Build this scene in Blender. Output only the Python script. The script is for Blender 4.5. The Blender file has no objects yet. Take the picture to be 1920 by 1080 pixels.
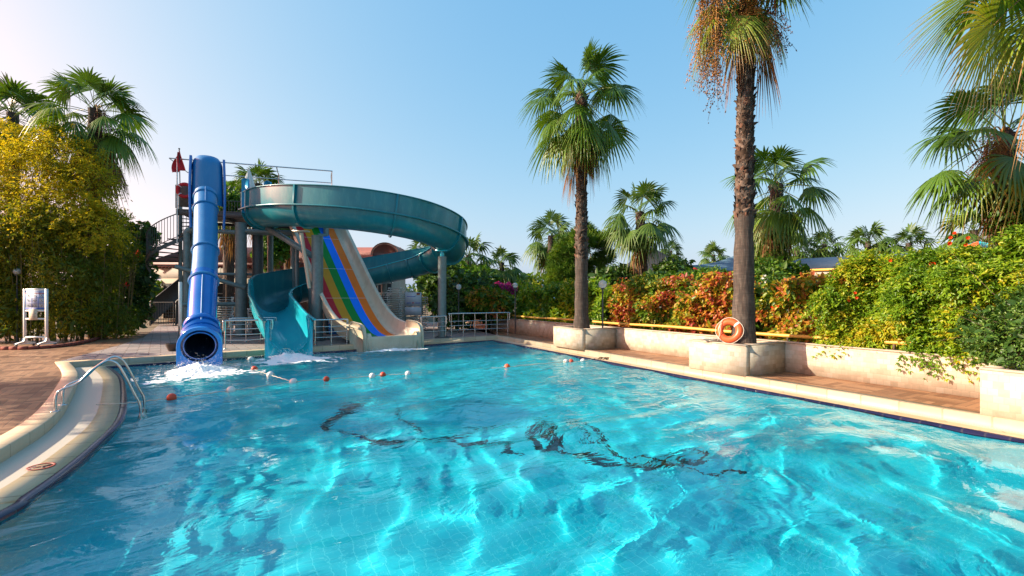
import bpy, math, random
import numpy as np
from mathutils import Vector, geometry

S = bpy.context.scene
COL = S.collection
PI = math.pi
R = math.radians

# ------------------------------------------------------------------ camera, sky, sun, exposure
F = 853.0                      # focal length in photo pixels (1920 wide)
HZ = 558.0                     # horizon row in the photo
CAMZ = 1.8
cam = bpy.data.cameras.new('camera')
cam.lens = 36 * F / 1920
cam.sensor_width = 36
cam.shift_y = (HZ - 540) / 1920
cam.clip_start = 0.05
cam.clip_end = 2000
camo = bpy.data.objects.new('camera', cam)
camo.location = (0, 0, CAMZ)
camo.rotation_euler = (PI / 2, 0, 0)
COL.objects.link(camo)
S.camera = camo

SUN_EL, SUN_AZ = R(26), R(-92)         # azimuth from +Y, clockwise
world = bpy.data.worlds.new('World')
S.world = world
world.use_nodes = True
wn = world.node_tree
sky = wn.nodes.new('ShaderNodeTexSky')
sky.sky_type = 'NISHITA'
sky.sun_disc = False
sky.sun_elevation = SUN_EL
sky.sun_rotation = SUN_AZ
sky.air_density = 1.0
sky.dust_density = 2.5
sky.ozone_density = 3.0
sep = wn.nodes.new('ShaderNodeSeparateColor'); com = wn.nodes.new('ShaderNodeCombineColor')
wn.links.new(sky.outputs[0], sep.inputs[0])
for ch, (gain, power) in enumerate(((0.66, 1.05), (1.06, 0.52), (1.66, 0.22))):      # photographic tone curve of the sky
    pw = wn.nodes.new('ShaderNodeMath'); pw.operation = 'POWER'; pw.inputs[1].default_value = power
    ml = wn.nodes.new('ShaderNodeMath'); ml.operation = 'MULTIPLY'; ml.inputs[1].default_value = gain
    wn.links.new(sep.outputs[ch], pw.inputs[0]); wn.links.new(pw.outputs[0], ml.inputs[0]); wn.links.new(ml.outputs[0], com.inputs[ch])
wn.links.new(com.outputs[0], wn.nodes['Background'].inputs[0])
wn.nodes['Background'].inputs[1].default_value = 0.15

sun = bpy.data.lights.new('sun', 'SUN')
sun.energy = 4.0
sun.angle = R(0.5)
sun.color = (1.0, 0.86, 0.66)
suno = bpy.data.objects.new('sun', sun)
sd = Vector((math.sin(SUN_AZ) * math.cos(SUN_EL), math.cos(SUN_AZ) * math.cos(SUN_EL), math.sin(SUN_EL)))
suno.rotation_euler = sd.to_track_quat('Z', 'Y').to_euler()
suno.location = sd * 60
COL.objects.link(suno)
sun.cycles.is_caustics_light = True

S.view_settings.view_transform = 'Standard'
S.view_settings.look = 'None'
S.view_settings.gamma = 1
S.view_settings.exposure = 1.48
S.render.engine = 'CYCLES'
S.cycles.use_denoising = True
S.cycles.max_bounces = 10
S.cycles.transparent_max_bounces = 8
S.cycles.blur_glossy = 0.6
CAUSTICS = True

# ------------------------------------------------------------------ helpers
def at(px, py, D):
    """photo pixel at a given depth -> point"""
    return np.array([(px - 960) / F * D, D, CAMZ - (py - HZ) / F * D])

def gnd(px, py, z=0.0):
    D = (CAMZ - z) * F / (py - HZ)
    return np.array([(px - 960) / F * D, D, z])

U = np.array([-0.49, 0.8717, 0.0])     # along the right pool side, away from the camera
V = np.array([0.8717, 0.49, 0.0])      # across it, away from the water
E_ = np.array([0.79, 0.61, 0.0])       # along the far pool side, to the right
EN = np.array([0.61, -0.79, 0.0])      # from the far side into the pool
ZV = np.array([0, 0, 1.0])

def uv(u, v, z=0.0):
    return U * u + V * v + ZV * z

def uof(px, v):
    """u coordinate where the line v=const crosses photo column px"""
    r = (px - 960) / F
    D = v / (V[0] * r + V[1])
    return U[0] * r * D + U[1] * D

def dof(px, v):
    r = (px - 960) / F
    return v / (V[0] * r + V[1])

def unit(a):
    a = np.asarray(a, float)
    return a / (np.linalg.norm(a, axis=-1, keepdims=True) + 1e-12)

def spline(pts, n):
    """Catmull-Rom through pts, n samples"""
    P = np.asarray(pts, float)
    P = np.vstack([2 * P[0] - P[1], P, 2 * P[-1] - P[-2]])
    m = len(P) - 3
    out = []
    for t in np.linspace(0, m - 1e-6, n):
        i = int(t); f = t - i
        a, b, c, d = P[i], P[i + 1], P[i + 2], P[i + 3]
        out.append(0.5 * ((2 * b) + (-a + c) * f + (2 * a - 5 * b + 4 * c - d) * f * f + (-a + 3 * b - 3 * c + d) * f ** 3))
    return np.array(out)

def vnoise(x, y, seed=0):
    xi = np.floor(x).astype(np.int64); yi = np.floor(y).astype(np.int64)
    xf = x - xi; yf = y - yi
    def h(a, b):
        n = (a * 374761393 + b * 668265263 + seed * 1442695041) & 0x7fffffff
        n = ((n ^ (n >> 13)) * 1274126177) & 0x7fffffff
        return ((n ^ (n >> 16)) & 0xffff) / 65535.0
    sx = xf * xf * (3 - 2 * xf); sy = yf * yf * (3 - 2 * yf)
    a = h(xi, yi) * (1 - sx) + h(xi + 1, yi) * sx
    b = h(xi, yi + 1) * (1 - sx) + h(xi + 1, yi + 1) * sx
    return a * (1 - sy) + b * sy

def fbm(x, y, seed=0, o=4):
    s = 0; a = 0.5
    for i in range(o):
        s = s + a * vnoise(x * 2 ** i, y * 2 ** i, seed + i * 7); a *= 0.5
    return s / (1 - 0.5 ** o)

class MB:
    """collects geometry in world coordinates; build() links it as ONE mesh object"""
    def __init__(s):
        s.v = []; s.f3 = []; s.f4 = []; s.a = []; s.n = 0; s.ng = []
    def add(s, v, f4=None, f3=None, a=None):
        v = np.asarray(v, float).reshape(-1, 3)
        if f4 is not None and len(f4): s.f4.append(np.asarray(f4, np.int64).reshape(-1, 4) + s.n)
        if f3 is not None and len(f3): s.f3.append(np.asarray(f3, np.int64).reshape(-1, 3) + s.n)
        s.v.append(v)
        if a is None: a = np.zeros(len(v))
        s.a.append(np.broadcast_to(np.asarray(a, float), (len(v),)).copy())
        s.n += len(v)
        return s
    def box(s, c, d, ax=None, a=0.0):
        """box centred at c with full sizes d along axes ax"""
        ax = np.eye(3) if ax is None else np.asarray([unit(q) for q in ax])
        k = np.array([[x, y, z] for x in (-.5, .5) for y in (-.5, .5) for z in (-.5, .5)]) * np.asarray(d)
        s.add(np.asarray(c) + k @ ax, [(0, 1, 3, 2), (4, 6, 7, 5), (0, 4, 5, 1), (2, 3, 7, 6), (0, 2, 6, 4), (1, 5, 7, 3)], a=a)
        return s
    def bar(s, p, q, w, h=None, up=ZV):
        """square bar from p to q"""
        p = np.asarray(p, float); q = np.asarray(q, float)
        t = unit(q - p); up = np.asarray(up, float)
        if abs(t @ up) > .95: up = np.array([0, 1.0, 0])
        r = unit(np.cross(t, up)); u2 = np.cross(r, t)
        return s.box((p + q) / 2, (np.linalg.norm(q - p), w, h or w), (t, r, u2))
    def tube(s, pts, r, n=8, cap=True, a=0.0, close=False):
        P = np.asarray(pts, float); m = len(P)
        rr = np.broadcast_to(np.asarray(r, float), (m,))
        if close: T = unit(np.roll(P, -1, 0) - np.roll(P, 1, 0))
        else: T = unit(np.gradient(P, axis=0))
        ref = np.array([0, 0, 1.0]) if abs(T[0][2]) < .9 else np.array([0, 1.0, 0])
        X = unit(np.cross(T[0], ref)); vs = []
        th = np.linspace(0, 2 * PI, n, endpoint=False)
        for i in range(m):
            X = unit(X - T[i] * (X @ T[i])); Y = np.cross(T[i], X)
            vs.append(P[i] + rr[i] * (np.cos(th)[:, None] * X + np.sin(th)[:, None] * Y))
        vs = np.array(vs)
        k = np.arange(n); k2 = (k + 1) % n; q = []
        for i in range(m if close else m - 1):
            j = (i + 1) % m
            q.append(np.stack([i * n + k, i * n + k2, j * n + k2, j * n + k], -1))
        aa = np.repeat(np.broadcast_to(np.asarray(a, float), (m,)), n)
        s.add(vs.reshape(-1, 3), np.concatenate(q), a=aa)
        if cap and not close:
            for i, fl in ((0, 1), (m - 1, 0)):
                c = P[i]; ring = vs[i]
                vv = np.vstack([ring, c]); f = [(k_, (k_ + 1) % n, n) if not fl else ((k_ + 1) % n, k_, n) for k_ in range(n)]
                s.add(vv, f3=f, a=aa[i * n])
        return s
    def lathe(s, prof, c, n=24, ax=ZV, a=0.0):
        """profile of (radius, height) pairs about an axis"""
        ax = unit(ax); ref = np.array([1.0, 0, 0]) if abs(ax[0]) < .9 else np.array([0, 1.0, 0])
        X = unit(np.cross(ax, ref)); Y = np.cross(ax, X)
        th = np.linspace(0, 2 * PI, n, endpoint=False); c = np.asarray(c, float)
        vs = np.array([c + ax * h + r * (np.cos(th)[:, None] * X + np.sin(th)[:, None] * Y) for r, h in prof])
        k = np.arange(n); k2 = (k + 1) % n
        q = [np.stack([i * n + k, i * n + k2, (i + 1) * n + k2, (i + 1) * n + k], -1) for i in range(len(prof) - 1)]
        return s.add(vs.reshape(-1, 3), np.concatenate(q), a=a)
    def sphere(s, c, r, n=12, sc=(1, 1, 1), a=0.0):
        th = np.linspace(0, PI, n // 2 + 1); c = np.asarray(c, float)
        ph = np.linspace(0, 2 * PI, n, endpoint=False)
        vs = np.array([[(math.sin(t) * math.cos(p), math.sin(t) * math.sin(p), math.cos(t)) for p in ph] for t in th])
        vs = c + vs.reshape(-1, 3) * r * np.asarray(sc)
        k = np.arange(n); k2 = (k + 1) % n
        q = [np.stack([i * n + k, (i + 1) * n + k, (i + 1) * n + k2, i * n + k2], -1) for i in range(n // 2)]
        return s.add(vs, np.concatenate(q), a=a)
    def poly(s, pts, holes=()):
        """flat polygon (list of 3D points) with holes"""
        loops = [[Vector(p) for p in pts]] + [[Vector(p) for p in h] for h in holes]
        tri = geometry.tessellate_polygon(loops)
        vs = np.array([tuple(p) for l in loops for p in l])
        f = []
        for t in tri:
            a, b, c = vs[t[0]], vs[t[1]], vs[t[2]]
            nz = np.cross(b - a, c - a)
            f.append(t if nz[2] >= 0 else (t[0], t[2], t[1]))
        return s.add(vs, f3=f)
    def prism(s, pts, off):
        """extrude a planar polygon (3D points) by vector off"""
        P = np.asarray(pts, float); n = len(P); off = np.asarray(off, float)
        tri = np.array(geometry.tessellate_polygon([[Vector(p) for p in P]]))
        s.add(np.vstack([P, P + off]), f3=np.vstack([tri, tri[:, ::-1] + n]),
              f4=[(i, (i + 1) % n, (i + 1) % n + n, i + n) for i in range(n)])
        return s
    def loft(s, rings, closed=True, cap=False, a=None):
        """rings: (m, n, 3)"""
        Rg = np.asarray(rings, float); m, n = Rg.shape[:2]
        k = np.arange(n if closed else n - 1); k2 = (k + 1) % n
        q = [np.stack([i * n + k, i * n + k2, (i + 1) * n + k2, (i + 1) * n + k], -1) for i in range(m - 1)]
        s.add(Rg.reshape(-1, 3), np.concatenate(q), a=(0.0 if a is None else a))
        if cap:
            for e in (0, m - 1):
                tri = np.array(geometry.tessellate_polygon([[Vector(p) for p in Rg[e]]]))
                s.add(Rg[e], f3=tri)
        return s
    def build(s, name, mat, parent=None, smooth=False, sharp=None):
        me = bpy.data.meshes.new(name)
        if s.n:
            v = np.concatenate(s.v)
            if parent is not None: v = v - np.array(wloc(parent))
            f4 = np.concatenate(s.f4) if s.f4 else np.zeros((0, 4), np.int64)
            f3 = np.concatenate(s.f3) if s.f3 else np.zeros((0, 3), np.int64)
            me.vertices.add(len(v)); me.vertices.foreach_set('co', v.ravel())
            nl = f4.size + f3.size
            me.loops.add(nl); me.loops.foreach_set('vertex_index', np.concatenate([f4.ravel(), f3.ravel()]).astype(np.int32))
            me.polygons.add(len(f4) + len(f3))
            st = np.concatenate([np.arange(len(f4)) * 4, f4.size + np.arange(len(f3)) * 3]).astype(np.int32)
            me.polygons.foreach_set('loop_start', st)
            if smooth: me.polygons.foreach_set('use_smooth', np.ones(len(st), bool))
            at_ = me.attributes.new('v', 'FLOAT', 'POINT'); at_.data.foreach_set('value', np.concatenate(s.a).astype(np.float32))
            me.update(calc_edges=True); me.validate()
            if smooth and sharp:
                import bmesh
                bm = bmesh.new(); bm.from_mesh(me)
                bmesh.ops.remove_doubles(bm, verts=bm.verts, dist=1e-4)
                for e in bm.edges:
                    if len(e.link_faces) == 2 and e.calc_face_angle(0) > R(sharp): e.smooth = False
                bm.to_mesh(me); bm.free()
        o = bpy.data.objects.new(name, me); COL.objects.link(o)
        for m_ in (mat if isinstance(mat, (list, tuple)) else [mat]): me.materials.append(m_)
        if parent is not None: o.parent = parent
        return o

def wloc(o):
    p = Vector(o.location)
    while o.parent: o = o.parent; p = p + o.location
    return p

def tag(o, label=None, cat=None, group=None, kind=None):
    if label: o['label'] = label
    if cat: o['category'] = cat
    if group: o['group'] = group
    if kind: o['kind'] = kind
    return o

def thing(name, label, cat, loc=(0, 0, 0), group=None):
    o = bpy.data.objects.new(name, None); COL.objects.link(o)
    o.location = tuple(float(q) for q in loc); o.empty_display_size = .2
    return tag(o, label, cat, group)

def copy_tree(o, loc=None, rz=None, label=None, parent=None):
    c = o.copy(); COL.objects.link(c)
    if parent is not None: c.parent = parent
    if loc is not None: c.location = tuple(float(q) for q in loc)
    if rz is not None: c.rotation_euler = (0, 0, rz)
    if label: c['label'] = label
    for ch in list(o.children): copy_tree(ch, parent=c)
    return c

def struct(name, mb, mat, **k):
    return tag(mb.build(name, mat, **k), kind='structure')

# ------------------------------------------------------------------ materials
class NT:
    def __init__(s, name):
        s.m = bpy.data.materials.new(name); s.m.use_nodes = True; s.t = s.m.node_tree
        s.b = s.t.nodes['Principled BSDF']; s.out = s.t.nodes['Material Output']
    def n(s, ty, **k):
        q = s.t.nodes.new('ShaderNode' + ty)
        for a, b in k.items(): setattr(q, a, b)
        return q
    def link(s, a, b): s.t.links.new(a, b)
    def set(s, inp, val):
        if isinstance(val, bpy.types.NodeSocket): s.link(val, inp)
        else: inp.default_value = val
    def math(s, op, a, b=None, c=None, clamp=False):
        q = s.n('Math', operation=op); q.use_clamp = clamp
        s.set(q.inputs[0], a)
        if b is not None: s.set(q.inputs[1], b)
        if c is not None: s.set(q.inputs[2], c)
        return q.outputs[0]
    def pos(s):
        return s.n('NewGeometry').outputs['Position']
    def dot(s, p, vec):
        q = s.n('VectorMath', operation='DOT_PRODUCT'); s.link(p, q.inputs[0]); q.inputs[1].default_value = tuple(vec)
        return q.outputs['Value']
    def comb(s, x, y, z=0.0):
        q = s.n('CombineXYZ'); s.set(q.inputs[0], x); s.set(q.inputs[1], y); s.set(q.inputs[2], z); return q.outputs[0]
    def noise(s, vec, scale, detail=3, rough=.55, dist=0.0):
        q = s.n('TexNoise'); s.set(q.inputs['Scale'], scale); q.inputs['Detail'].default_value = detail
        q.inputs['Roughness'].default_value = rough; q.inputs['Distortion'].default_value = dist
        if vec is not None: s.link(vec, q.inputs['Vector'])
        return q.outputs['Fac']
    def white(s, vec):
        q = s.n('TexWhiteNoise', noise_dimensions='3D'); s.link(vec, q.inputs['Vector']); return q.outputs['Value']
    def ramp(s, fac, stops, interp='LINEAR'):
        q = s.n('ValToRGB'); q.color_ramp.interpolation = interp
        e = q.color_ramp.elements
        while len(e) > 1: e.remove(e[-1])
        e[0].position = stops[0][0]; e[0].color = (*stops[0][1], 1)
        for p, c in stops[1:]:
            x = e.new(p); x.color = (*c, 1)
        s.link(fac, q.inputs[0]); return q.outputs[0]
    def mix(s, fac, a, b, mode='MIX'):
        q = s.n('Mix', data_type='RGBA', blend_type=mode)
        s.set(q.inputs[0], fac)
        for i, x in ((6, a), (7, b)):
            s.set(q.inputs[i], x if isinstance(x, bpy.types.NodeSocket) else (*x, 1))
        return q.outputs[2]
    def bump(s, h, strength=.3, dist=.02):
        q = s.n('Bump'); q.inputs['Strength'].default_value = strength; q.inputs['Distance'].default_value = dist
        s.link(h, q.inputs['Height']); s.link(q.outputs[0], s.b.inputs['Normal']); return q
    def attr(s, name='v'):
        return s.n('Attribute', attribute_name=name).outputs['Fac']

def surf(name, c1, c2=None, scale=6.0, rough=.55, metal=0.0, bump=0.0, bscale=None, spec=None, coat=0.0, stretch=(1, 1, 1), rvar=0.0, dirt=None):
    """plain procedural surface: two colours mixed by noise, optional bump, grime in blotches"""
    q = NT(name); p = q.pos()
    mp = q.n('VectorMath', operation='MULTIPLY'); q.link(p, mp.inputs[0]); mp.inputs[1].default_value = stretch
    pv = mp.outputs[0]
    nz = q.noise(pv, scale, 5, .6)
    c = q.ramp(nz, [(.3, c1), (.7, c2 or tuple(x * .8 for x in c1))])
    if dirt:
        d = q.noise(pv, dirt[1], 6, .7)
        c = q.mix(q.ramp(d, [(.5, (0, 0, 0)), (.72, (dirt[2],) * 3)]), c, dirt[0])
    q.link(c, q.b.inputs['Base Color'])
    if rvar:
        q.link(q.math('ADD', q.math('MULTIPLY', nz, rvar), rough - rvar / 2), q.b.inputs['Roughness'])
    else: q.b.inputs['Roughness'].default_value = rough
    q.b.inputs['Metallic'].default_value = metal
    if coat: q.b.inputs['Coat Weight'].default_value = coat; q.b.inputs['Coat Roughness'].default_value = .08
    if spec is not None: q.b.inputs['Specular IOR Level'].default_value = spec
    if bump: q.bump(q.noise(pv, bscale or scale * 4, 5, .65), bump, .01)
    return q.m

def leafmat(name, stops, trans=.35, rough=.45, spec=.4):
    """leaf colour from the per-leaf value 'v'; light shines through"""
    q = NT(name)
    a = q.attr()
    fine = q.noise(q.pos(), 30, 2)
    a2 = q.math('ADD', a, q.math('MULTIPLY', q.math('SUBTRACT', fine, .5), .12), clamp=True)
    c = q.ramp(a2, stops)
    q.link(c, q.b.inputs['Base Color']); q.b.inputs['Roughness'].default_value = rough
    q.b.inputs['Specular IOR Level'].default_value = spec
    t = q.n('BsdfTranslucent')
    g = q.mix(1.0, c, (1.25, 1.15, .55), 'MULTIPLY'); q.link(g, t.inputs[0])
    ms = q.n('MixShader'); ms.inputs[0].default_value = trans
    q.link(q.b.outputs[0], ms.inputs[1]); q.link(t.outputs[0], ms.inputs[2]); q.link(ms.outputs[0], q.out.inputs[0])
    return q.m

def plankdeck(name, ax, ay, c1, c2, cell=.62, n=5):
    """wood-look tiles laid in squares of planks that turn by 90 degrees from square to square"""
    q = NT(name); p = q.pos()
    u = q.dot(p, ax); v = q.dot(p, ay)
    cu = q.math('FLOOR', q.math('DIVIDE', u, cell)); cv = q.math('FLOOR', q.math('DIVIDE', v, cell))
    par = q.math('FLOORED_MODULO', q.math('ADD', cu, cv), 2.0)
    inv = q.math('SUBTRACT', 1.0, par)
    a = q.math('ADD', q.math('MULTIPLY', u, par), q.math('MULTIPLY', v, inv))      # across the planks
    b = q.math('ADD', q.math('MULTIPLY', v, par), q.math('MULTIPLY', u, inv))      # along them
    k = q.math('DIVIDE', a, cell / n)
    fr = q.math('FRACT', k); idx = q.math('FLOOR', k)
    edge = q.math('MINIMUM', fr, q.math('SUBTRACT', 1.0, fr))
    fb = q.math('FRACT', q.math('DIVIDE', b, cell)); eb = q.math('MULTIPLY', q.math('MINIMUM', fb, q.math('SUBTRACT', 1.0, fb)), float(n))
    gap = q.math('LESS_THAN', q.math('MINIMUM', edge, eb), .035)
    rnd = q.white(q.comb(cu, cv, idx))
    grain = q.noise(q.comb(q.math('MULTIPLY', a, 60.0), q.math('MULTIPLY', b, 5.0), q.math('MULTIPLY', rnd, 30.0)), 1.0, 4, .6)
    fac = q.math('ADD', q.math('MULTIPLY', rnd, .75), q.math('MULTIPLY', grain, .4))
    c = q.ramp(fac, [(.15, c1), (.85, c2)])
    blot = q.noise(p, .9, 4, .6)
    c = q.mix(q.math('MULTIPLY', q.math('SUBTRACT', blot, .35, clamp=True), .6), c, (.09, .055, .033))
    c = q.mix(gap, c, (.07, .045, .03))
    q.link(c, q.b.inputs['Base Color']); q.b.inputs['Roughness'].default_value = .55
    q.bump(q.math('SUBTRACT', grain, q.math('MULTIPLY', gap, 2.0)), .25, .006)
    return q.m

def tilemat(name, vecx, vecy, cols, bw, bh, mortar, mc, offset=.5, rough=.6, bump=.4, var=.5, glaze=0.0):
    """rectangular tiles / pavers on the plane spanned by two world directions"""
    q = NT(name); p = q.pos()
    vec = q.comb(q.dot(p, vecx), q.dot(p, vecy))
    br = q.n('TexBrick'); q.link(vec, br.inputs['Vector'])
    br.offset = offset; br.squash = 1.0
    br.inputs['Color1'].default_value = (0, 0, 0, 1); br.inputs['Color2'].default_value = (1, 1, 1, 1)
    br.inputs['Mortar'].default_value = (.5, .5, .5, 1)
    br.inputs['Scale'].default_value = 1.0; br.inputs['Mortar Size'].default_value = mortar
    br.inputs['Brick Width'].default_value = bw; br.inputs['Row Height'].default_value = bh
    br.inputs['Bias'].default_value = 0.0; br.inputs['Mortar Smooth'].default_value = .1
    nz = q.noise(p, 9.0, 5, .65)
    f = q.math('ADD', q.math('MULTIPLY', br.outputs['Color'], var), q.math('MULTIPLY', nz, 1 - var))
    k = len(cols)
    c = q.ramp(f, [(.15 + .7 * i / max(1, k - 1), cols[i]) for i in range(k)])
    stain = q.noise(p, 1.3, 6, .7)
    c = q.mix(q.math('MULTIPLY', q.math('SUBTRACT', stain, .54, clamp=True), .7), c, tuple(x * .55 for x in cols[0]))
    c = q.mix(br.outputs['Fac'], c, mc)
    q.link(c, q.b.inputs['Base Color']); q.b.inputs['Roughness'].default_value = rough
    h = q.math('ADD', q.math('MULTIPLY', br.outputs['Fac'], -1.0), q.math('MULTIPLY', q.noise(p, 40, 3), .5))
    q.bump(h, bump, .006)
    if glaze: q.b.inputs['Coat Weight'].default_value = glaze
    return q.m

def jointed(name, c1, c2, mc, step, rough=.5, mw=.012):
    """stone strip with joints every `step` metres along attribute v (arc length)"""
    q = NT(name); p = q.pos()
    s_ = q.math('DIVIDE', q.attr(), step); fr = q.math('FRACT', s_)
    e = q.math('LESS_THAN', q.math('MINIMUM', fr, q.math('SUBTRACT', 1.0, fr)), mw / step)
    rnd = q.white(q.comb(q.math('FLOOR', s_), 0.0, 0.0))
    nz = q.noise(p, 7, 6, .65)
    c = q.ramp(q.math('ADD', q.math('MULTIPLY', rnd, .45), q.math('MULTIPLY', nz, .55)), [(.2, c1), (.8, c2)])
    st = q.noise(p, 1.7, 5, .7)
    c = q.mix(q.math('MULTIPLY', q.math('SUBTRACT', st, .54, clamp=True), 1.2), c, tuple(x * .6 for x in c1))
    c = q.mix(e, c, mc)
    q.link(c, q.b.inputs['Base Color']); q.b.inputs['Roughness'].default_value = rough
    q.bump(q.math('SUBTRACT', q.math('MULTIPLY', nz, .4), e), .3, .006)
    return q.m

W_ = (.80, .79, .76)
M = {}
M['steel'] = surf('stainless_steel', (.62, .62, .62), (.5, .5, .5), 20, .22, 1.0, .02, rvar=.1)
M['galv'] = surf('galvanised_grey', (.135, .185, .185), (.18, .23, .23), 9, .5, .25, .05, dirt=((.1, .1, .095), 3, .5))
M['dgrey'] = surf('dark_grey_metal', (.055, .06, .062), (.085, .09, .09), 9, .55, .2, .05)
M['white'] = surf('white_plastic', (.78, .78, .76), (.66, .66, .63), 6, .4, 0, .02)
M['cream'] = surf('cream_fibreglass', (.56, .49, .37), (.50, .42, .30), 3, .35, 0, .02, coat=.3, dirt=((.30, .24, .16), 4.0, .45), stretch=(1, 1, .25))
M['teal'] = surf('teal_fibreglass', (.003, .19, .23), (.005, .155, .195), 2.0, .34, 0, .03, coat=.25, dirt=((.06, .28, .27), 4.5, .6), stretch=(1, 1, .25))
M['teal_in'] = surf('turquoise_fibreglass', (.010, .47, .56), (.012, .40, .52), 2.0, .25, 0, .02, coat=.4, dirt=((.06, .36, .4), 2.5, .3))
M['blue'] = surf('blue_fibreglass', (.008, .155, .40), (.012, .185, .44), 2.0, .4, 0, .02, coat=.08, dirt=((.09, .22, .42), 4.5, .45), stretch=(1, 1, .25))
M['blue_deep'] = surf('deep_blue_fibreglass', (.004, .125, .48), (.005, .15, .52), 3, .2, 0, .01, coat=.5)
M['flag'] = surf('red_cloth', (.5, .012, .02), (.38, .01, .015), 8, .8)
M['orange'] = surf('orange_plastic', (.72, .12, .025), (.6, .085, .02), 5, .4, 0, .02)
M['redor'] = surf('red_orange_plastic', (.6, .06, .015), (.5, .045, .012), 14, .45, 0, .05, dirt=((.3, .05, .02), 20, .5))
M['rope'] = surf('pale_rope', (.6, .56, .47), (.45, .42, .34), 60, .9, 0, .4, 120)
M['yellow'] = surf('yellow_bamboo_pole', (.62, .36, .06), (.5, .26, .04), 6, .45, 0, .05)
M['soil'] = surf('dark_soil', (.05, .035, .022), (.09, .065, .04), 12, .95, 0, .5)
M['plaster'] = surf('cream_plaster', (.36, .31, .25), (.30, .26, .2), 2, .85, 0, .1, dirt=((.3, .25, .2), 1.5, .5))
M['roof'] = surf('brown_red_roof', (.19, .062, .045), (.15, .05, .038), 4, .7, 0, .1, dirt=((.1, .05, .04), 1.5, .5))
M['dark'] = surf('dark_interior', (.02, .018, .016), (.03, .027, .024), 3, .9)
M['blueroof'] = surf('blue_grey_metal_roof', (.055, .085, .14), (.04, .07, .115), 3, .55, .0)
M['sail'] = surf('slate_blue_canvas', (.09, .17, .23), (.075, .14, .2), 3, .8)
M['black'] = surf('black_canvas', (.02, .021, .022), (.03, .03, .03), 4, .8)
M['brick'] = surf('red_brick_edging', (.30, .07, .045), (.20, .05, .035), 12, .85, 0, .4)
M['pot'] = surf('glazed_brown_pot', (.10, .045, .025), (.03, .035, .03), 7, .3, 0, .05)
M['globe'] = NT('frosted_globe').m
_b = M['globe'].node_tree.nodes['Principled BSDF']; _b.inputs['Base Color'].default_value = (.8, .8, .78, 1); _b.inputs['Roughness'].default_value = .25; _b.inputs['Transmission Weight'].default_value = .5
M['deck'] = plankdeck('wood_look_tiles', E_, EN, (.13, .06, .028), (.36, .20, .105))
M['deck2'] = plankdeck('wood_look_tiles_side', U, V, (.15, .066, .03), (.36, .195, .10), .6, 5)
M['paver'] = tilemat('grey_pink_pavers', E_, EN, [(.17, .155, .15), (.26, .235, .225), (.33, .26, .235)], .62, .30, .014, (.10, .06, .05), .5, .75, .6, .55)
M['trav'] = tilemat('travertine_tiles', tuple(U + V), (0, 0, 1), [(.36, .295, .215), (.45, .385, .29), (.50, .435, .335), (.53, .48, .40)], .118, .108, .003, (.40, .34, .255), .5, .75, .4, .55)
M['travtop'] = surf('travertine_top', (.42, .36, .28), (.34, .29, .22), 9, .7, 0, .15)
M['kerb'] = jointed('limestone_kerb', (.42, .33, .21), (.52, .43, .30), (.34, .26, .17), .55)
M['ledge'] = jointed('cream_ledge_tiles', (.40, .30, .17), (.50, .40, .25), (.27, .19, .11), .62, .35)
M['nosing'] = jointed('dark_blue_nosing_tiles', (.008, .008, .032), (.016, .015, .05), (.03, .03, .05), .25, .2)
# white ribbed gutter grate
q = NT('white_gutter_grate'); fr = q.math('FRACT', q.math('DIVIDE', q.attr(), .03))
sl = q.math('LESS_THAN', fr, .3)
c = q.mix(sl, (.54, .49, .41), (.36, .325, .26)); q.link(c, q.b.inputs['Base Color']); q.b.inputs['Roughness'].default_value = .5
q.bump(sl, -.4, .006); M['grate'] = q.m
# pool mosaic floor
q = NT('turquoise_pool_tiles'); p = q.pos()
br = q.n('TexBrick'); br.offset = 0.0
q.link(q.comb(q.math('ADD', q.dot(p, (.87, .49, 0)), q.dot(p, (0, 0, 1))), q.dot(p, (-.49, .87, 0))), br.inputs['Vector'])
br.inputs['Scale'].default_value = 1; br.inputs['Brick Width'].default_value = .125; br.inputs['Row Height'].default_value = .125
br.inputs['Mortar Size'].default_value = .005; br.inputs['Color1'].default_value = (0, 0, 0, 1); br.inputs['Color2'].default_value = (1, 1, 1, 1)
br.inputs['Mortar Smooth'].default_value = .2
cc = q.ramp(br.outputs['Color'], [(0, (.003, .43, .57)), (1, (.005, .49, .63))])
cc = q.mix(q.math('MULTIPLY', q.noise(p, .5, 3), .35), cc, (.008, .54, .63))
cc = q.mix(br.outputs['Fac'], cc, (.07, .60, .69))
q.link(cc, q.b.inputs['Base Color']); q.b.inputs['Roughness'].default_value = .5; M['pooltile'] = q.m
q = NT('black_mosaic'); q.link(q.ramp(q.noise(q.pos(), 25, 2), [(.3, (.004, .005, .010)), (.7, (.015, .02, .035))]), q.b.inputs['Base Color']); q.b.inputs['Roughness'].default_value = .4; M['mosaic'] = q.m
# water
q = NT('pool_water'); g = q.n('BsdfGlass'); g.inputs['IOR'].default_value = 1.333; g.inputs['Roughness'].default_value = 0.0
g.inputs['Color'].default_value = (.86, 1, 1, 1); q.link(g.outputs[0], q.out.inputs[0]); M['water'] = q.m
p = q.pos()
warp = q.n('VectorMath', operation='SCALE'); wv = q.n('TexNoise'); wv.inputs['Scale'].default_value = .8; wv.inputs['Detail'].default_value = 2; q.link(p, wv.inputs['Vector'])
q.link(wv.outputs['Color'], warp.inputs[0]); warp.inputs['Scale'].default_value = .9
wp = q.n('VectorMath', operation='ADD'); q.link(p, wp.inputs[0]); q.link(warp.outputs[0], wp.inputs[1]); wp = wp.outputs[0]
al, ac = q.dot(wp, (.72, .69, 0)), q.dot(wp, (.69, -.72, 0))
n1 = q.noise(q.comb(q.math('MULTIPLY', al, 1.1), q.math('MULTIPLY', ac, 2.6)), 1.0, 3, .55, .3)
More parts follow.
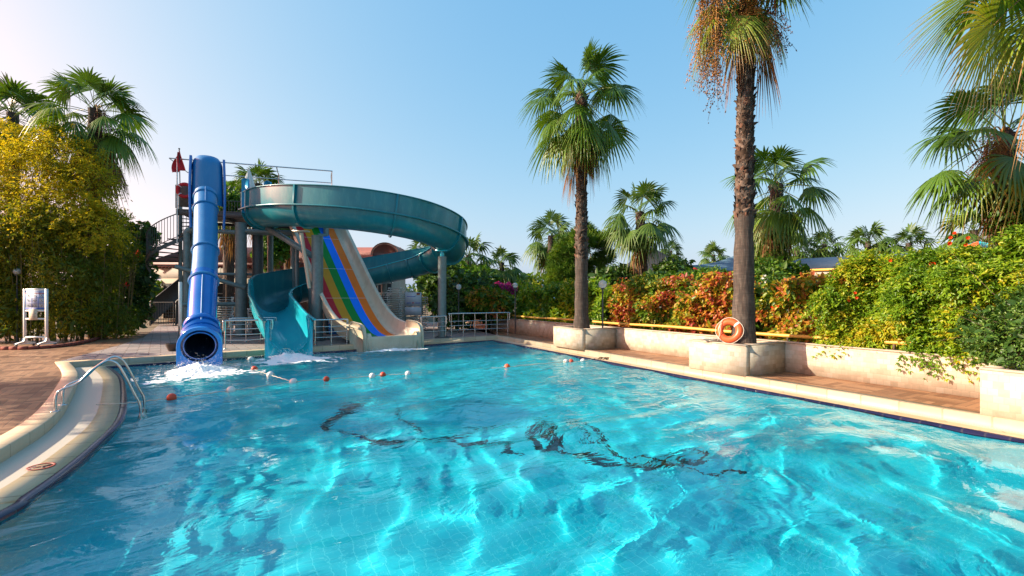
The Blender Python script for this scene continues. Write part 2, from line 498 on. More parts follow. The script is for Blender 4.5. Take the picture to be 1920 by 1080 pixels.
n2 = q.noise(q.comb(q.math('MULTIPLY', al, 3.6), q.math('MULTIPLY', ac, 6.0)), 1.0, 3, .6, .4)
far = q.n('MapRange', interpolation_type='SMOOTHSTEP'); q.link(q.dot(p, (0.05, 1, 0)), far.inputs[0]); far.inputs[1].default_value = 5.0; far.inputs[2].default_value = 12.5
h = q.math('ADD', q.math('MULTIPLY', n1, q.math('ADD', q.math('MULTIPLY', far.outputs[0], .050), .022)), q.math('MULTIPLY', n2, q.math('ADD', q.math('MULTIPLY', far.outputs[0], .050), .006)))
bp = q.n('Bump'); bp.inputs['Strength'].default_value = 1.0; bp.inputs['Distance'].default_value = 1.0; q.link(h, bp.inputs['Height']); q.link(bp.outputs[0], g.inputs['Normal'])
q = NT('white_foam'); q.b.inputs['Base Color'].default_value = (.86, .88, .88, 1); q.b.inputs['Roughness'].default_value = .5
q.b.inputs['Subsurface Weight'].default_value = .3; q.b.inputs['Subsurface Radius'].default_value = (.05, .05, .05); M['foam'] = q.m
# plants
GR = [(0, (.035, .09, .008)), (.35, (.085, .18, .012)), (.62, (.17, .26, .018)), (.78, (.25, .27, .03)), (.9, (.27, .19, .06)), (1, (.30, .19, .085))]
M['palm'] = leafmat('palm_leaf', GR, .28, .38, .5)
M['palm_far'] = leafmat('palm_leaf_far', [(0, (.045, .10, .015)), (.5, (.095, .18, .025)), (.8, (.19, .25, .035)), (1, (.22, .17, .07))], .28)
M['dead'] = leafmat('dead_palm_leaf', [(0, (.10, .05, .022)), (.5, (.20, .11, .05)), (1, (.33, .21, .10))], .25, .8, .1)
M['fruit'] = leafmat('palm_fruit', [(0, (.03, .02, .018)), (.3, (.15, .065, .022)), (.6, (.34, .155, .032)), (1, (.46, .26, .06))], .15, .6)
q = NT('palm_bark'); p = q.pos(); sv = q.n('VectorMath', operation='MULTIPLY'); q.link(p, sv.inputs[0]); sv.inputs[1].default_value = (3, 3, 26)
rings = q.noise(sv.outputs[0], 1.0, 5, .6, .3)
sv2 = q.n('VectorMath', operation='MULTIPLY'); q.link(p, sv2.inputs[0]); sv2.inputs[1].default_value = (22, 22, 2.5)
crk = q.noise(sv2.outputs[0], 1.0, 5, .65)
fac = q.math('ADD', q.math('MULTIPLY', rings, .35), q.math('MULTIPLY', crk, .65))
q.link(q.ramp(fac, [(.30, (.022, .015, .011)), (.5, (.050, .039, .031)), (.72, (.145, .115, .090))]), q.b.inputs['Base Color'])
q.b.inputs['Roughness'].default_value = .9; q.bump(fac, .8, .03); M['bark'] = q.m
M['boot'] = leafmat('old_leaf_bases', [(0, (.025, .017, .012)), (.5, (.075, .054, .040)), (.85, (.165, .128, .10)), (1, (.11, .06, .04))], .0, .9, .1)
M['wood'] = surf('twig_wood', (.07, .045, .028), (.12, .085, .055), 14, .9, 0, .4)
M['tube_shade'] = surf('painted_tube_shade', (.004, .018, .05), (.006, .028, .07), 3, .4)  # near-black blue: shade inside the tube put into the colour
M['cane'] = surf('bamboo_cane', (.16, .13, .04), (.23, .15, .06), 10, .6)

# ------------------------------------------------------------------ the setting: pool, decks, ground
left = spline([(-4.1, -1.0), (-4.25, 1.8), (-4.57, 4.06), (-4.74, 4.53), (-5.03, 5.19), (-5.48, 6.05), (-6.13, 7.14), (-7.15, 8.45), (-9.2, 10.8), (-10.4, 12.0), (-11.45, 12.95)], 70)
FC = np.array([-0.9, 20.95]); RC = np.array([11.0, -1.0])
ring = np.vstack([left, FC, RC])
NL = len(left)
edge_kind = ['l'] * (NL - 1) + ['f', 'r', 'n']

def offset(wd):
    n = len(ring); out = []
    def line(i):
        a, b = ring[i], ring[(i + 1) % n]
        t = unit(b - a); nn = np.array([-t[1], t[0]])
        return a + nn * wd[edge_kind[i]], t
    for i in range(n):
        (p, t), (q_, s) = line(i - 1), line(i)
        d = t[0] * s[1] - t[1] * s[0]
        if abs(d) < 1e-3: out.append(q_); continue
        w = q_ - p
        out.append(p + t * ((w[0] * s[1] - w[1] * s[0]) / d))
    return np.array(out)

LW = {'l': .80, 'f': .22, 'r': .38, 'n': .4}
GW = {'l': .42, 'f': .04, 'r': .15, 'n': .1}
KW = {'l': .27, 'f': .30, 'r': .19, 'n': .3}
arc = np.concatenate([[0], np.cumsum(np.linalg.norm(np.diff(np.vstack([ring, ring[:1]]), axis=0), axis=1))])
def lvl(o, z): 
    p = np.vstack([o, o[:1]]); return np.column_stack([p, np.full(len(p), z)])
NW = {'l': .10, 'f': .035, 'r': .03, 'n': .08}
O0 = ring; O1 = offset(NW); O2 = offset({k: LW[k] - GW[k] for k in LW}); O3 = offset(LW); O4 = offset({k: LW[k] + KW[k] for k in LW})
def band(levels):
    m = MB(); m.loft(levels, closed=False, a=np.tile(arc, len(levels))); return m
FLOOR_Z, WATER_Z = -1.5, -0.2
OW = offset({'l': 1.4, 'f': 0.0, 'r': 0.0, 'n': 0.0})          # unseen undercut below the left ledge, added so sun caustics reach the floor
b = MB(); b.loft([lvl(OW, FLOOR_Z), lvl(OW, -.28)], closed=False)
pwall = struct('pool_wall', b, M['pooltile'])
b = MB(); b.poly([(x, y, FLOOR_Z) for x, y in OW]); basin = struct('pool_floor', b, M['pooltile'])
struct('pool_edge', band([lvl(O0 , -.30), lvl(O0, -.178), lvl(offset({k: .012 for k in LW}), -.160), lvl(O1, -.152)]), M['nosing'])
struct('pool_ledge', band([lvl(O1, -.156), lvl(O1, -.148), lvl(O2, -.140)]), M['ledge'])
struct('pool_gutter', band([lvl(O2, -.146), lvl(O3, -.146)]), M['grate'])
struct('pool_kerb', band([lvl(O3, -.16), lvl(O3, .006), lvl(offset({k: LW[k] + .015 for k in LW}), .018), lvl(O4, .018), lvl(O4, -.1)]), M['kerb'])

D3 = lambda pts, z=0.0: [(p[0], p[1], z) for p in pts]
lc = O4[NL - 1]
ld = MB(); ld.poly(D3(list(O4[:NL]) + [(-14.9, 17.3), (-16.6, 20.5), (-60, 26), (-60, -12), (-4.6, -12)]))
struct('deck', ld, M['deck'])
fc4 = O4[NL]; rc4 = O4[NL + 1]
pv = MB(); pv.poly(D3([lc, fc4, (-2.6, 33), (-20, 36), (-24, 31), (-16.6, 20.5), (-14.9, 17.3)]))
struct('paving', pv, M['paver'])
wl = lambda u, v: tuple(uv(u, v)[:2])
sdk = MB(); sdk.poly(D3([fc4, rc4, wl(-7, 11.3), wl(29, 11.3), (-2.6, 33)]))
struct('side_deck', sdk, M['deck2'])
gr = MB(); gr.poly(D3([(-700, -60), (700, -60), (700, 900), (-700, 900)], -.06), [D3(list(O4), -.06)])
struct('ground', gr, surf('dry_earth', (.10, .085, .05), (.16, .13, .08), .6, .95, 0, .3))

# mosaic lettering on the pool floor (positions traced back through the water surface)
def refr(px, py):
    d = unit(np.array([(px - 960) / F, 1.0, -(py - HZ) / F])); t = (WATER_Z - CAMZ) / d[2]
    p = np.array([0, 0, CAMZ]) + d * t
    n = np.array([0, 0, 1.0]); r = 1 / 1.333; c = -n @ d
    e = r * d + (r * c - math.sqrt(1 - r * r * (1 - c * c))) * n
    return (p + e * ((FLOOR_Z + .004 - WATER_Z) / e[2]))[:2]
strokes = [([(603, 806), (612, 790), (640, 772), (668, 757), (700, 747), (735, 738)], [.1, .22, .34, .3, .14, .05]),
           ([(603, 803), (640, 803), (672, 816), (705, 830), (740, 834), (775, 828)], [.12, .1, .08, .14, .24, .1]),
           ([(742, 757), (765, 790), (790, 812)], [.03, .05, .06]),
           ([(775, 828), (815, 826), (850, 818), (890, 806), (925, 802), (980, 799)], [.06, .14, .12, .06, .05, .03]),
           ([(830, 822), (868, 834), (900, 826), (912, 836), (942, 834), (982, 844)], [.05, .2, .24, .12, .18, .05]),
           ([(1022, 790), (1006, 802), (1003, 822), (1012, 838), (1040, 848)], [.12, .26, .2, .2, .16]),
           ([(1040, 848), (1036, 826), (1040, 802), (1038, 796)], [.24, .2, .22, .1]),
           ([(1010, 791), (1046, 786), (1074, 790), (1104, 800), (1124, 818), (1112, 828), (1090, 826)], [.05, .04, .08, .07, .08, .06, .03]),
           ([(1066, 792), (1088, 806), (1092, 826)], [.03, .04, .03]),
           ([(1046, 850), (1090, 857), (1140, 864), (1200, 874), (1250, 879), (1290, 874)], [.08, .13, .1, .07, .12, .05]),
           ([(1078, 862), (1100, 855), (1135, 857), (1165, 868)], [.12, .16, .14, .05]),
           ([(1128, 830), (1134, 845), (1160, 852), (1200, 852), (1235, 862), (1262, 872)], [.05, .09, .05, .06, .05, .05]),
           ([(1160, 854), (1185, 868), (1220, 872), (1250, 866)], [.05, .06, .05, .04]),
           ([(1252, 876), (1262, 858), (1285, 845), (1315, 847), (1324, 860), (1312, 872), (1290, 868), (1294, 860)], [.06, .07, .06, .06, .09, .12, .2, .12]),
           ([(1276, 877), (1310, 886), (1336, 888), (1360, 880), (1397, 884)], [.04, .05, .05, .04, .08])]
mb = MB()
for pts, w in strokes:
    P = spline([refr(*p) for p in pts], 40); ww = np.interp(np.linspace(0, 1, 40), np.linspace(0, 1, len(w)), w) * .9
    T = unit(np.gradient(P, axis=0)); Nn = np.stack([-T[:, 1], T[:, 0]], 1)
    L = P + Nn * ww[:, None] * .5; Rr = P - Nn * ww[:, None] * .5
    mb.loft(np.array([np.column_stack([L, np.full(40, FLOOR_Z + .004)]), np.column_stack([Rr, np.full(40, FLOOR_Z + .004)])]), closed=False)
mo = mb.build('mosaic_lettering', M['mosaic'], basin)
mo['label'] = 'black mosaic handwriting on the pool floor'

# "no" symbol on the gutter at the left: a red ring with a diver and a slash
q_ = gnd(77, 875, -.14); q_[2] = -.139
sg = MB()
sg.lathe([(.10, 0), (.10, .004), (.125, .004), (.125, 0)], q_, 32)
tp = thing('floor_sign', 'round red prohibition sign set in the white gutter at the left', 'sign', q_)
sg.build('ring', surf('dull_red', (.34, .05, .03), (.26, .05, .035), 20, .5), tp)
MB().bar(q_ + (-.075, -.075, .003), q_ + (.075, .075, .003), .02, .003).build('slash', bpy.data.materials['dull_red'], tp)
fg = MB(); fg.lathe([(.0, .0035), (.018, .0035), (.018, 0)], q_ + (.035, .05, 0), 12)
fg.bar(q_ + (-.05, -.02, .0015), q_ + (.03, .025, .0015), .025, .003); fg.bar(q_ + (.0, .0, .0015), q_ + (.06, -.02, .0015), .016, .003)
fg.build('diver_figure', M['dgrey'], tp)

# ------------------------------------------------------------------ right side: planters, wall, pole rail
PV0, PV1, PH = 9.67, 11.22, .70
def planter(corner, length, label, loc_v=PV0):
    u0 = float(np.dot(corner, U)); t = thing('planter', label, 'planter', uv(u0 + length / 2, (loc_v + PV1) / 2), 'tiled square planters along the pool')
    m = MB(); w = .16
    um, vm = u0 + length / 2, (loc_v + PV1) / 2
    m.box(uv(um, loc_v + w / 2, PH / 2), (length, w, PH), (U, V, ZV))
    m.box(uv(u0 + w / 2, vm + w / 2 , PH / 2), (w, PV1 - loc_v - w, PH), (U, V, ZV))
    m.box(uv(u0 + length - w / 2, vm + w / 2, PH / 2), (w, PV1 - loc_v - w, PH), (U, V, ZV))
    m.build('tiled_side', M['trav'], t)
    c = MB(); h = PH + .012
    c.box(uv(um, loc_v + w / 2 - .004, h), (length + .012, w + .014, .03), (U, V, ZV))
    for uu in (u0 + w / 2, u0 + length - w / 2):
        c.box(uv(uu, vm + w / 2 + .002, h + .001), (w + .012, PV1 - loc_v - w - .004, .03), (U, V, ZV))
    c.build('coping', M['travtop'], t)
    MB().box(uv(um, vm + w / 2, .30), (length - 2 * w - .004, PV1 - loc_v - w - .004, .6), (U, V, ZV)).build('soil', M['soil'], t)
    return t
planter((2.38, 15.5, 0), 1.70, 'tiled planter holding the tall slim palm by the railing corner')
planter((5.28, 10.3, 0), 1.55, 'tiled planter with the orange lifebuoy leaning on its palm')
planter((7.95, 5.62, 0), 1.56, 'tiled planter holding the dark green bush at the right edge')
# the long wall
t = thing('garden_wall', 'long low travertine wall along the pool deck below the flowering hedge', 'wall', uv(10, 11.4))
MB().box(uv(9, 11.36, .35), (36, .26, .70), (U, V, ZV)).build('tiled_wall', M['trav'], t)
cw = MB(); cw.box(uv(9, 11.36, .715), (36.01, .29, .03), (U, V, ZV)); cw.build('coping', M['travtop'], t)
gb = MB(); gb.box(uv(9, 15.5, .27), (36, 7.98, .66), (U, V, ZV)); struct('garden_bed', gb, M['soil'])
# yellow bamboo pole rail above it
for i, (a, c_, lab) in enumerate(((955, 1080, 'yellow bamboo rail along the wall behind the slim palm planter'), (1112, 1385, 'yellow bamboo rail below the red vine hedge'), (1402, 1565, 'yellow bamboo rail on the wall right of the lifebuoy'), (1660, 1850, 'yellow bamboo rail half hidden under the big green hedge'))):
    u0, u1 = uof(a, 11.42), uof(c_, 11.42)
    t = thing('bamboo_rail', lab, 'rail', uv((u0 + u1) / 2, 11.42, .73), 'bamboo rails on the wall')
    m = MB(); P = [uv(u, 11.42, .87 + .012 * math.sin(u * 1.3 + i)) for u in np.linspace(u0, u1, 14)]
    m.tube(P, [.042 if k % 3 else .047 for k in range(14)], 8)
    m.build('pole', M['yellow'], t, True)
    for u in np.linspace(u0 - .15, u1 + .15, 3): MB().bar(uv(u, 11.42, .725), uv(u, 11.42, .85), .035).build('post', M['wood'], t)

# brick edging at the left of the deck
t = MB(); P = spline([gnd(-140, 657), gnd(0, 656), (gnd(60, 655)), gnd(120, 650), gnd(170, 641), gnd(205, 628), gnd(232, 614)], 400)
al_ = np.concatenate([[0], np.cumsum(np.linalg.norm(np.diff(P, axis=0), axis=1))]); sl_ = np.arange(0, al_[-1], .27); P = np.column_stack([np.interp(sl_, al_, P[:, k]) for k in range(3)])
for i in range(0, len(P) - 1):
    d = P[i + 1] - P[i]
    n_ = 1
    for k in range(n_):
        c = P[i] + d * (k + .5) / n_
        t.box(c + (0, 0, .055), (np.linalg.norm(d) / n_ - .014, .12, .11 + .012 * math.sin(i * 7.1 + k)), (unit(d), np.cross(ZV, unit(d)), ZV))
tag(t.build('brick_edging', M['brick']), 'low red brick edging between the deck and the bamboo thicket', 'edging')

# ------------------------------------------------------------------ buildings behind
def bpt(px, D, z): 
    p = at(px, HZ, D); p[2] = z; return p
t = thing('restaurant_building', 'cream building with long brown red roof and barrel dormer behind the slides', 'building', (-19, 35, 0))
x0, x1, y0, y1 = -26.6, -9.6, 34.0, 42.0
m = MB(); m.box(((x0 + x1) / 2, y0 + .15 + 3.9, 1.9), (x1 - x0 - .4, 7.6, 3.8)); m.build('wall', M['plaster'], t)
m = MB(); m.prism([(x0 - .3, y0 - .7, 4.35), (x0 - .3, y0 + 4, 6.0), (x0 - .3, y1 + .6, 4.35)], (x1 - x0 + .6, 0, 0)); rf = m.build('roof', M['roof'], t)
m = MB(); m.box(((x0 + x1) / 2, y0 - .72, 4.22), (x1 - x0 + .6, .06, .30)); m.build('gutter_board', surf('dark_maroon', (.10, .02, .018), (.075, .017, .015), 4, .6), rf)
m = MB()
for k in range(70):
    xa = x0 - .3 + k * (x1 - x0 + .6) / 70
    m.lathe([(0, 0), (.13, 0), (.13, .02), (0, .02)], (xa + .13, y0 - .70, 4.06), 10, (0, -1, 0))
m.build('valance', bpy.data.materials['dark_maroon'], rf)
m = MB(); m.box(((x0 + x1) / 2, y0 - .35, 3.62), (x1 - x0 - .2, .12, .80)); m.build('fascia', surf('pale_fascia', (.34, .31, .27), (.29, .26, .22), 2, .8), t)
for k in range(7):
    xx = x0 + 1.4 + k * 2.5
    m = MB(); m.box((xx + .2, y0 + .02, 1.55), (1.9, .3, 2.6)); w = m.build('window', M['dark'], t)
    f = MB(); f.box((xx + .2, y0 - .14, 1.55), (.07, .05, 2.6)); f.box((xx + .2, y0 - .143, 2.1), (1.9, .05, .07)); f.build('frame', M['plaster'], w)
m = MB(); dm = [(-9.7, z) for z in ()]
th = np.linspace(0, PI, 16); prof = [(-9.55 + .95 * math.cos(a), y0 + .2, 5.0 + .85 * math.sin(a)) for a in th]
m.prism(prof, (0, 3.5, 0)); d_ = m.build('dormer', M['roof'], rf)
m = MB(); th = np.linspace(0, PI, 16)
outer = [(-9.55 + 1.06 * math.cos(a), y0 + .1, 5.0 + .95 * math.sin(a)) for a in th]; inner = [(-9.55 + .9 * math.cos(a), y0 + .1, 5.0 + .8 * math.sin(a)) for a in th[::-1]]
m.prism(outer + inner, (0, 3.6, 0)); m.box((-8.2, y0 + 1.2, 4.9), (1.1, 2.2, .5)); m.build('dormer_trim', surf('terracotta_trim', (.34, .16, .10), (.28, .12, .08), 4, .8), d_)

t = thing('poolside_bar', 'long low building with blue grey metal roof behind the flowering hedge', 'building', (30, 34, 0))
a = bpt(1480, 33, 0); b_ = bpt(1790, 27, 0); dr = unit(b_ - a); nr = np.array([-dr[1], dr[0], 0]); ln = np.linalg.norm(b_ - a)
mid = (a + b_) / 2
m = MB(); m.box(mid + nr * 2.5 + ZV * 1.55, (ln - .6, 4.6, 3.1), (dr, nr, ZV)); m.build('wall', surf('dark_grey_wall', (.10, .105, .11), (.08, .085, .09), 2, .8), t)  # plain dark grey wall colour
m = MB()
pr = [a - nr * .6 + ZV * 3.75, a + nr * .6 + ZV * 4.45, a + nr * 3 + ZV * 4.8, a + nr * 5.4 + ZV * 4.3, a + nr * 5.4 + ZV * 3.7]
m.prism(pr, dr * ln); rf = m.build('roof', M['blueroof'], t)
m = MB(); m.box(mid - nr * .66 + ZV * 3.7, (ln, .08, .16), (dr, nr, ZV)); m.build('yellow_trim', M['yellow'], rf)
m = MB(); m.box(mid - nr * .55 + ZV * 3.45, (ln - .1, .08, .3), (dr, nr, ZV)); m.build('fascia', bpy.data.materials['pale_fascia'], t)

t = thing('pavilion', 'black pyramid roofed pavilion behind the shrubs right of the fuller mid palm', 'pavilion', bpt(1222, 34, 0))
c = bpt(1222, 34, 0); m = MB()
base = [c + np.array([dx, dy, 3.6]) for dx, dy in ((-3.2, -3), (3.2, -3), (3.2, 3), (-3.2, 3))]; apex = c + ZV * 5.6
rg = []
for f in np.linspace(0, 1, 8): rg.append([p * (1 - f) + apex * f - ZV * .9 * f * (1 - f) for p in base])
m.loft(rg); m.loft([[p - ZV * .35 for p in base], base]); m.build('roof', M['black'], t)
for p in base: MB().bar(p - ZV * 3.6, p, .14).build('post', M['dgrey'], t)

t = thing('shade_sail', 'slate blue shade canopy stretched behind the palm with the lifebuoy', 'canopy', bpt(1345, 27, 0))
# canopy surface between four corners, sagging in the middle
c4 = [at(1298, 497, 26), at(1400, 468, 27), at(1408, 497, 24.5), at(1345, 506, 24)]
g = np.linspace(0, 1, 12); grid = []
for s_ in g:
    row = []
    for r_ in g:
        p = (c4[0] * (1 - s_) + c4[1] * s_) * (1 - r_) + (c4[3] * (1 - s_) + c4[2] * s_) * r_
        row.append(p - ZV * .35 * 4 * s_ * (1 - s_) * .6 - ZV * .2 * 4 * r_ * (1 - r_))
    grid.append(row)
m = MB(); m.loft(grid, closed=False); m.loft([[np.array(p) - ZV * .03 for p in r_] for r_ in grid], closed=False); m.build('canvas', M['sail'], t, True)
m = MB(); m.tube([np.array(grid[k][-1]) for k in range(12)], .07, 6); m.build('valance', M['black'], t)
for p in (c4[0], c4[1], c4[2]): MB().tube([(p[0], p[1], 0), p], .06, 6).build('pole', M['dgrey'], t)
for k, (pxa, pxb) in enumerate(((1296, 1318), (1338, 1356))):
    m = MB(); P = [at(pxa + (pxb - pxa) * f, 530 - 24 * math.sin(PI * (.35 + .5 * f)), 30) for f in np.linspace(0, 1, 10)]
    m.tube([(P[0][0], 30, 0)] + P, .17, 8)
    tag(m.build('playground_arch', M['flag']), 'curved red playground pipe under the blue canopy, ' + ('left one beside the dark shrub' if k == 0 else 'right one beside the palm trunk'), 'playground pipe', 'red playground pipes')

for k, (pa, pb, D, h0, lab) in enumerate(((966, 1004, 75, 4.9, 'far low white flat roofed house between two palms'), (1294, 1330, 95, 3.9, 'far pale house seen under the blue canopy'))):
    a = bpt(pa, D, 0); b_ = bpt(pb, D, 0)
    t = thing('house', lab, 'house', (a + b_) / 2)
    m = MB(); m.box((a + b_) / 2 + np.array([0, 3, h0 / 2]), (b_[0] - a[0], 6, h0)); m.build('wall', M['plaster'], t)
    m = MB(); m.box((a + b_) / 2 + np.array([0, 3, h0 + .12]), (b_[0] - a[0] + .5, 6.5, .24)); m.build('roof', M['white'], t)
    for q2 in (.25, .6):
        m = MB(); m.box(a + (b_ - a) * q2 + np.array([.3, -.02, h0 - 1.4]), (.9, .1, 1.2)); m.build('window', M['dark'], t)

# ------------------------------------------------------------------ slides
def frames(P):
    T = unit(np.gradient(P, axis=0)); Rt = unit(np.cross(T, ZV)); Up = np.cross(Rt, T); return T, Rt, Up

def sweep(P, prof):
    """prof(i) -> list of (right, up) offsets"""
    T, Rt, Up = frames(P)
    return np.array([[P[i] + Rt[i] * a + Up[i] * b for a, b in prof(i)] for i in range(len(P))])

# --- teal open flume
t = thing('spiral_slide', 'big teal open flume that loops round on posts and ends at the pool', 'water slide', (-6.5, 19.5, 0))
ctrl = [(-11.6, 20.9, 5.0), (-10.35, 19.75, 4.92), (-8.6, 18.85, 4.78), (-6.3, 18.55, 4.57), (-4.2, 19.35, 4.3), (-3.05, 20.8, 3.9), (-3.15, 22.6, 3.5), (-4.4, 23.9, 3.1),
        (-6.2, 24.1, 2.7), (-8.0, 23.5, 2.25), (-9.65, 22.5, 1.8), (-10.55, 20.95, 1.35), (-10.35, 19.5, .95), (-9.4, 18.05, .5), (-8.45, 16.7, .1), (-7.55, 15.4, -.16)]
NP = 140
P = spline(ctrl, NP); r_, tk = .72, .045
ss = np.linspace(0, 15, NP)
hr = np.interp(ss, [0, 1, 9, 11.2, 11.8, 12.2, 14, 15], [.72, .78, .8, .85, .8, .34, .36, .48])
hl = np.interp(ss, [0, 1, 9, 11, 12, 14, 15], [.2, .12, .12, .15, .3, .42, .48])
ang = np.linspace(PI, 2 * PI, 17)
def uprof(i, r, grow=0.0):
    r = r - .10 * max(0, (ss[i] - 13) / 2) ** 2 * (1 if ss[i] > 13 else 0)
    return [(-r, hl[i] + grow)] + [(r * math.cos(a), r * math.sin(a)) for a in ang] + [(r, hr[i] + grow)]
def shift(pr): return [(a, b + r_) for a, b in pr]
def ushell(i): return shift(uprof(i, r_) + uprof(i, r_ + tk)[::-1])
rings = sweep(P, ushell)
k0 = 108                                       # joint between the darker teal flume and the brighter exit run
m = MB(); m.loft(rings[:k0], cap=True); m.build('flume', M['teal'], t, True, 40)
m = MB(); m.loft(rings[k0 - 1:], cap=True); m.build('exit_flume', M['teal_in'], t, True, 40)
def collar(i, w=.035, g=.09):
    T, Rt, Up = frames(P); out = []
    for s_ in (-w, w):
        pr = shift(uprof(i, r_ + tk - .004, .01) + uprof(i, r_ + tk + g, .01)[::-1])
        out.append([P[i] + T[i] * s_ + Rt[i] * a + Up[i] * b for a, b in pr])
    return MB().loft(np.array(out), cap=True)
for i in (2, 5, 19, 33, 45, 55, 63, 69, 75, 82, 90, 99, 108):
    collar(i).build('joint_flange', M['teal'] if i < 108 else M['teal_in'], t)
m = MB(); m.loft(sweep(P[:k0], lambda i: [(r_ + tk - .003, r_ + .03), (r_ + tk + .12, r_ + .03), (r_ + tk + .12, r_ - .03), (r_ + tk - .003, r_ - .03)]), cap=True)
m.build('side_flange', M['teal'], t)
m = MB(); m.loft(sweep(P, lambda i: [(r_ - .01, r_ + hr[i]), (r_ - .01, r_ + hr[i] + .035), (r_ + tk + .05, r_ + hr[i] + .035), (r_ + tk + .05, r_ + hr[i])]), cap=True); m.build('rim', M['teal'], t)
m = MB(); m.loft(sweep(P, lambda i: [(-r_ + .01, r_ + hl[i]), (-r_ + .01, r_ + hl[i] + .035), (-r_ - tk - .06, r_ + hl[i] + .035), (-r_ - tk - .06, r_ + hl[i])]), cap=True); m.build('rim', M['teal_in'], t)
# end plate at the pool
T, Rt, Up = frames(P); e = NP - 1
uu = unit(Rt[e] * (1, 1, 0)); oo = P[e] + ZV * 0
rE = r_ - .10; W2, Ht = rE + .11, r_ + .49
pl = [(-W2, Ht - .1), (-W2, -.22), (W2, -.22), (W2, Ht - .1), (W2 - .08, Ht + .02), (rE, Ht + .02)] + [(rE * math.cos(a), r_ + rE * math.sin(a)) for a in ang[::-1]] + [(-rE, Ht + .02), (-W2 + .08, Ht + .02)]
m = MB(); m.prism([oo + uu * a + ZV * b for a, b in pl], np.array([T[e][0], T[e][1], 0]) * .12)
m.build('end_plate', M['teal_in'], t)
# entry fins and posts
for px_, top in ((458, 336), (500, 341)):
    a = at(px_, 398, 20.0)
    m = MB(); q0 = at(px_, top, 20.0)
    m.prism([a + (-.12, 0, 0), a + (.5, -.1, -.2), a + (.35, -.1, .1), q0 + (.17, 0, -.8), q0 + (.15, 0, .0), q0 + (.0, 0, .06), q0 + (-.12, 0, 0)], (.03, .09, 0))
    m.build('entry_fin', surf('light_blue_fin', (.02, .28, .50), (.03, .32, .55), 4, .35) if px_ == 458 else bpy.data.materials['light_blue_fin'], t)
def support(px_, basepx, D, topz, rad, arm=None, plate=None):
    x = (px_ - 960) / F * D
    po = MB(); po.tube([(x, D, -.02), (x, D, topz)], rad, 20); po.lathe([(0, .0), (rad + .01, .0), (rad + .01, .05), (0, .05)], (x, D, topz - .02), 20)
    o = po.build('support_post', M['galv'], t, True, 40)
    bp = MB(); bp.box((x, D, .012), (rad * 3.4, rad * 3.4, .03))
    for a_ in range(4): bp.tube([(x + rad * 1.4 * math.cos(a_ * PI / 2 + .78), D + rad * 1.4 * math.sin(a_ * PI / 2 + .78), .02), (x + rad * 1.4 * math.cos(a_ * PI / 2 + .78), D + rad * 1.4 * math.sin(a_ * PI / 2 + .78), .07)], .025, 6)
    bp.build('base_plate', M['dgrey'], o)
    return o, np.array([x, D, topz])
o, tp_ = support(595, 637, 19.3, 4.40, .23)
ca = MB(); ca.tube([tp_ + (-.26, -.15, -2.2), tp_ + (-.52, -.35, .1)], .08, 10); ca.box(tp_ + (-.52, -.35, .16), (.6, .3, .05)); ca.build('bracket', M['cream'], o)
ca = MB(); ca.bar(tp_ + (-.1, 0, -.9), tp_ + (-2.6, .9, .5), .2, .2); ca.build('strut', M['galv'], o)
o, tp_ = support(829, 632, 20.6, 3.62, .19)
ca = MB(); ca.tube([tp_, tp_ + (0, 0, .28)], .10, 10); ca.box(tp_ + (0, 0, .3), (.55, .4, .05)); ca.prism([tp_ + (-.2, 0, .3), tp_ + (.3, 0, .3), tp_ + (.25, 0, .36), tp_ + (-.55, 0, .66)], (0, .06, 0)); ca.build('bracket', M['teal_in'], o)
o, tp_ = support(583, 640, 21.2, 3.2, .12)
o, tp_ = support(452, 631, 21.2, 5.25, .24)
for a_, b_, r2 in (((.2, 0, -.35), (2.6, .5, -.35), .11), ((.24, -.1, -3.0), (-1.9, -1.6, -2.1), .10), ((-.2, -.1, -3.75), (-1.9, -1.4, -3.75), .10)): MB().tube([tp_ + a_, tp_ + b_], r2, 10).build('cross_pipe', M['galv'], o, True, 40)
o, tp_ = support(720, 600, 25.0, 2.55, .16)

# --- blue tube slide
t = thing('tube_slide', 'steep blue closed tube slide with round mouth at the pool edge', 'water slide', (-9, 13.2, 0))
P = spline([(-8.92, 13.0, .42), (-9.22, 13.5, .5), (-9.68, 14.2, .98), (-10.22, 15.05, 1.93), (-10.95, 16.25, 3.3), (-11.95, 17.75, 5.15), (-12.42, 18.45, 6.0)], 80)
def circ(r, n=28): return [(r * math.cos(a), r * math.sin(a)) for a in np.linspace(0, 2 * PI, n, endpoint=False)]
def pipe(i0, i1, r, name, mat):
    m = MB(); a = sweep(P, lambda i: circ(r))[i0:i1 + 1]; b = sweep(P, lambda i: circ(r - .03))[i0:i1 + 1]
    m.loft(np.concatenate([a, b[::-1], a[:1]]))
    return m.build(name, mat, t, True, 40)
T, Rt, Up = frames(P)
cut = 44
pipe(0, cut + 2, .40, 'lower_tube', M['blue_deep']); pipe(cut, 79, .385, 'upper_tube', M['blue'])
m = MB(); m.loft(sweep(P, lambda i: circ(.365))[:40]); m.build('inner_shade', M['tube_shade'], t, True)  # added dark sleeve, paints the shade inside the tube mouth
def tring(i, g, w, mat, r0=.42):
    m = MB(); a = []
    for rr, s_ in ((r0 - .01, -w), (r0 + g * .6, -w), (r0 + g, 0), (r0 + g * .6, w), (r0 - .01, w)):
        a.append([P[i] + T[i] * s_ + Rt[i] * c_ + Up[i] * d_ for c_, d_ in circ(rr)])
    m.loft(np.array(a)); m.build('ring_flange', mat, t, True, 50)
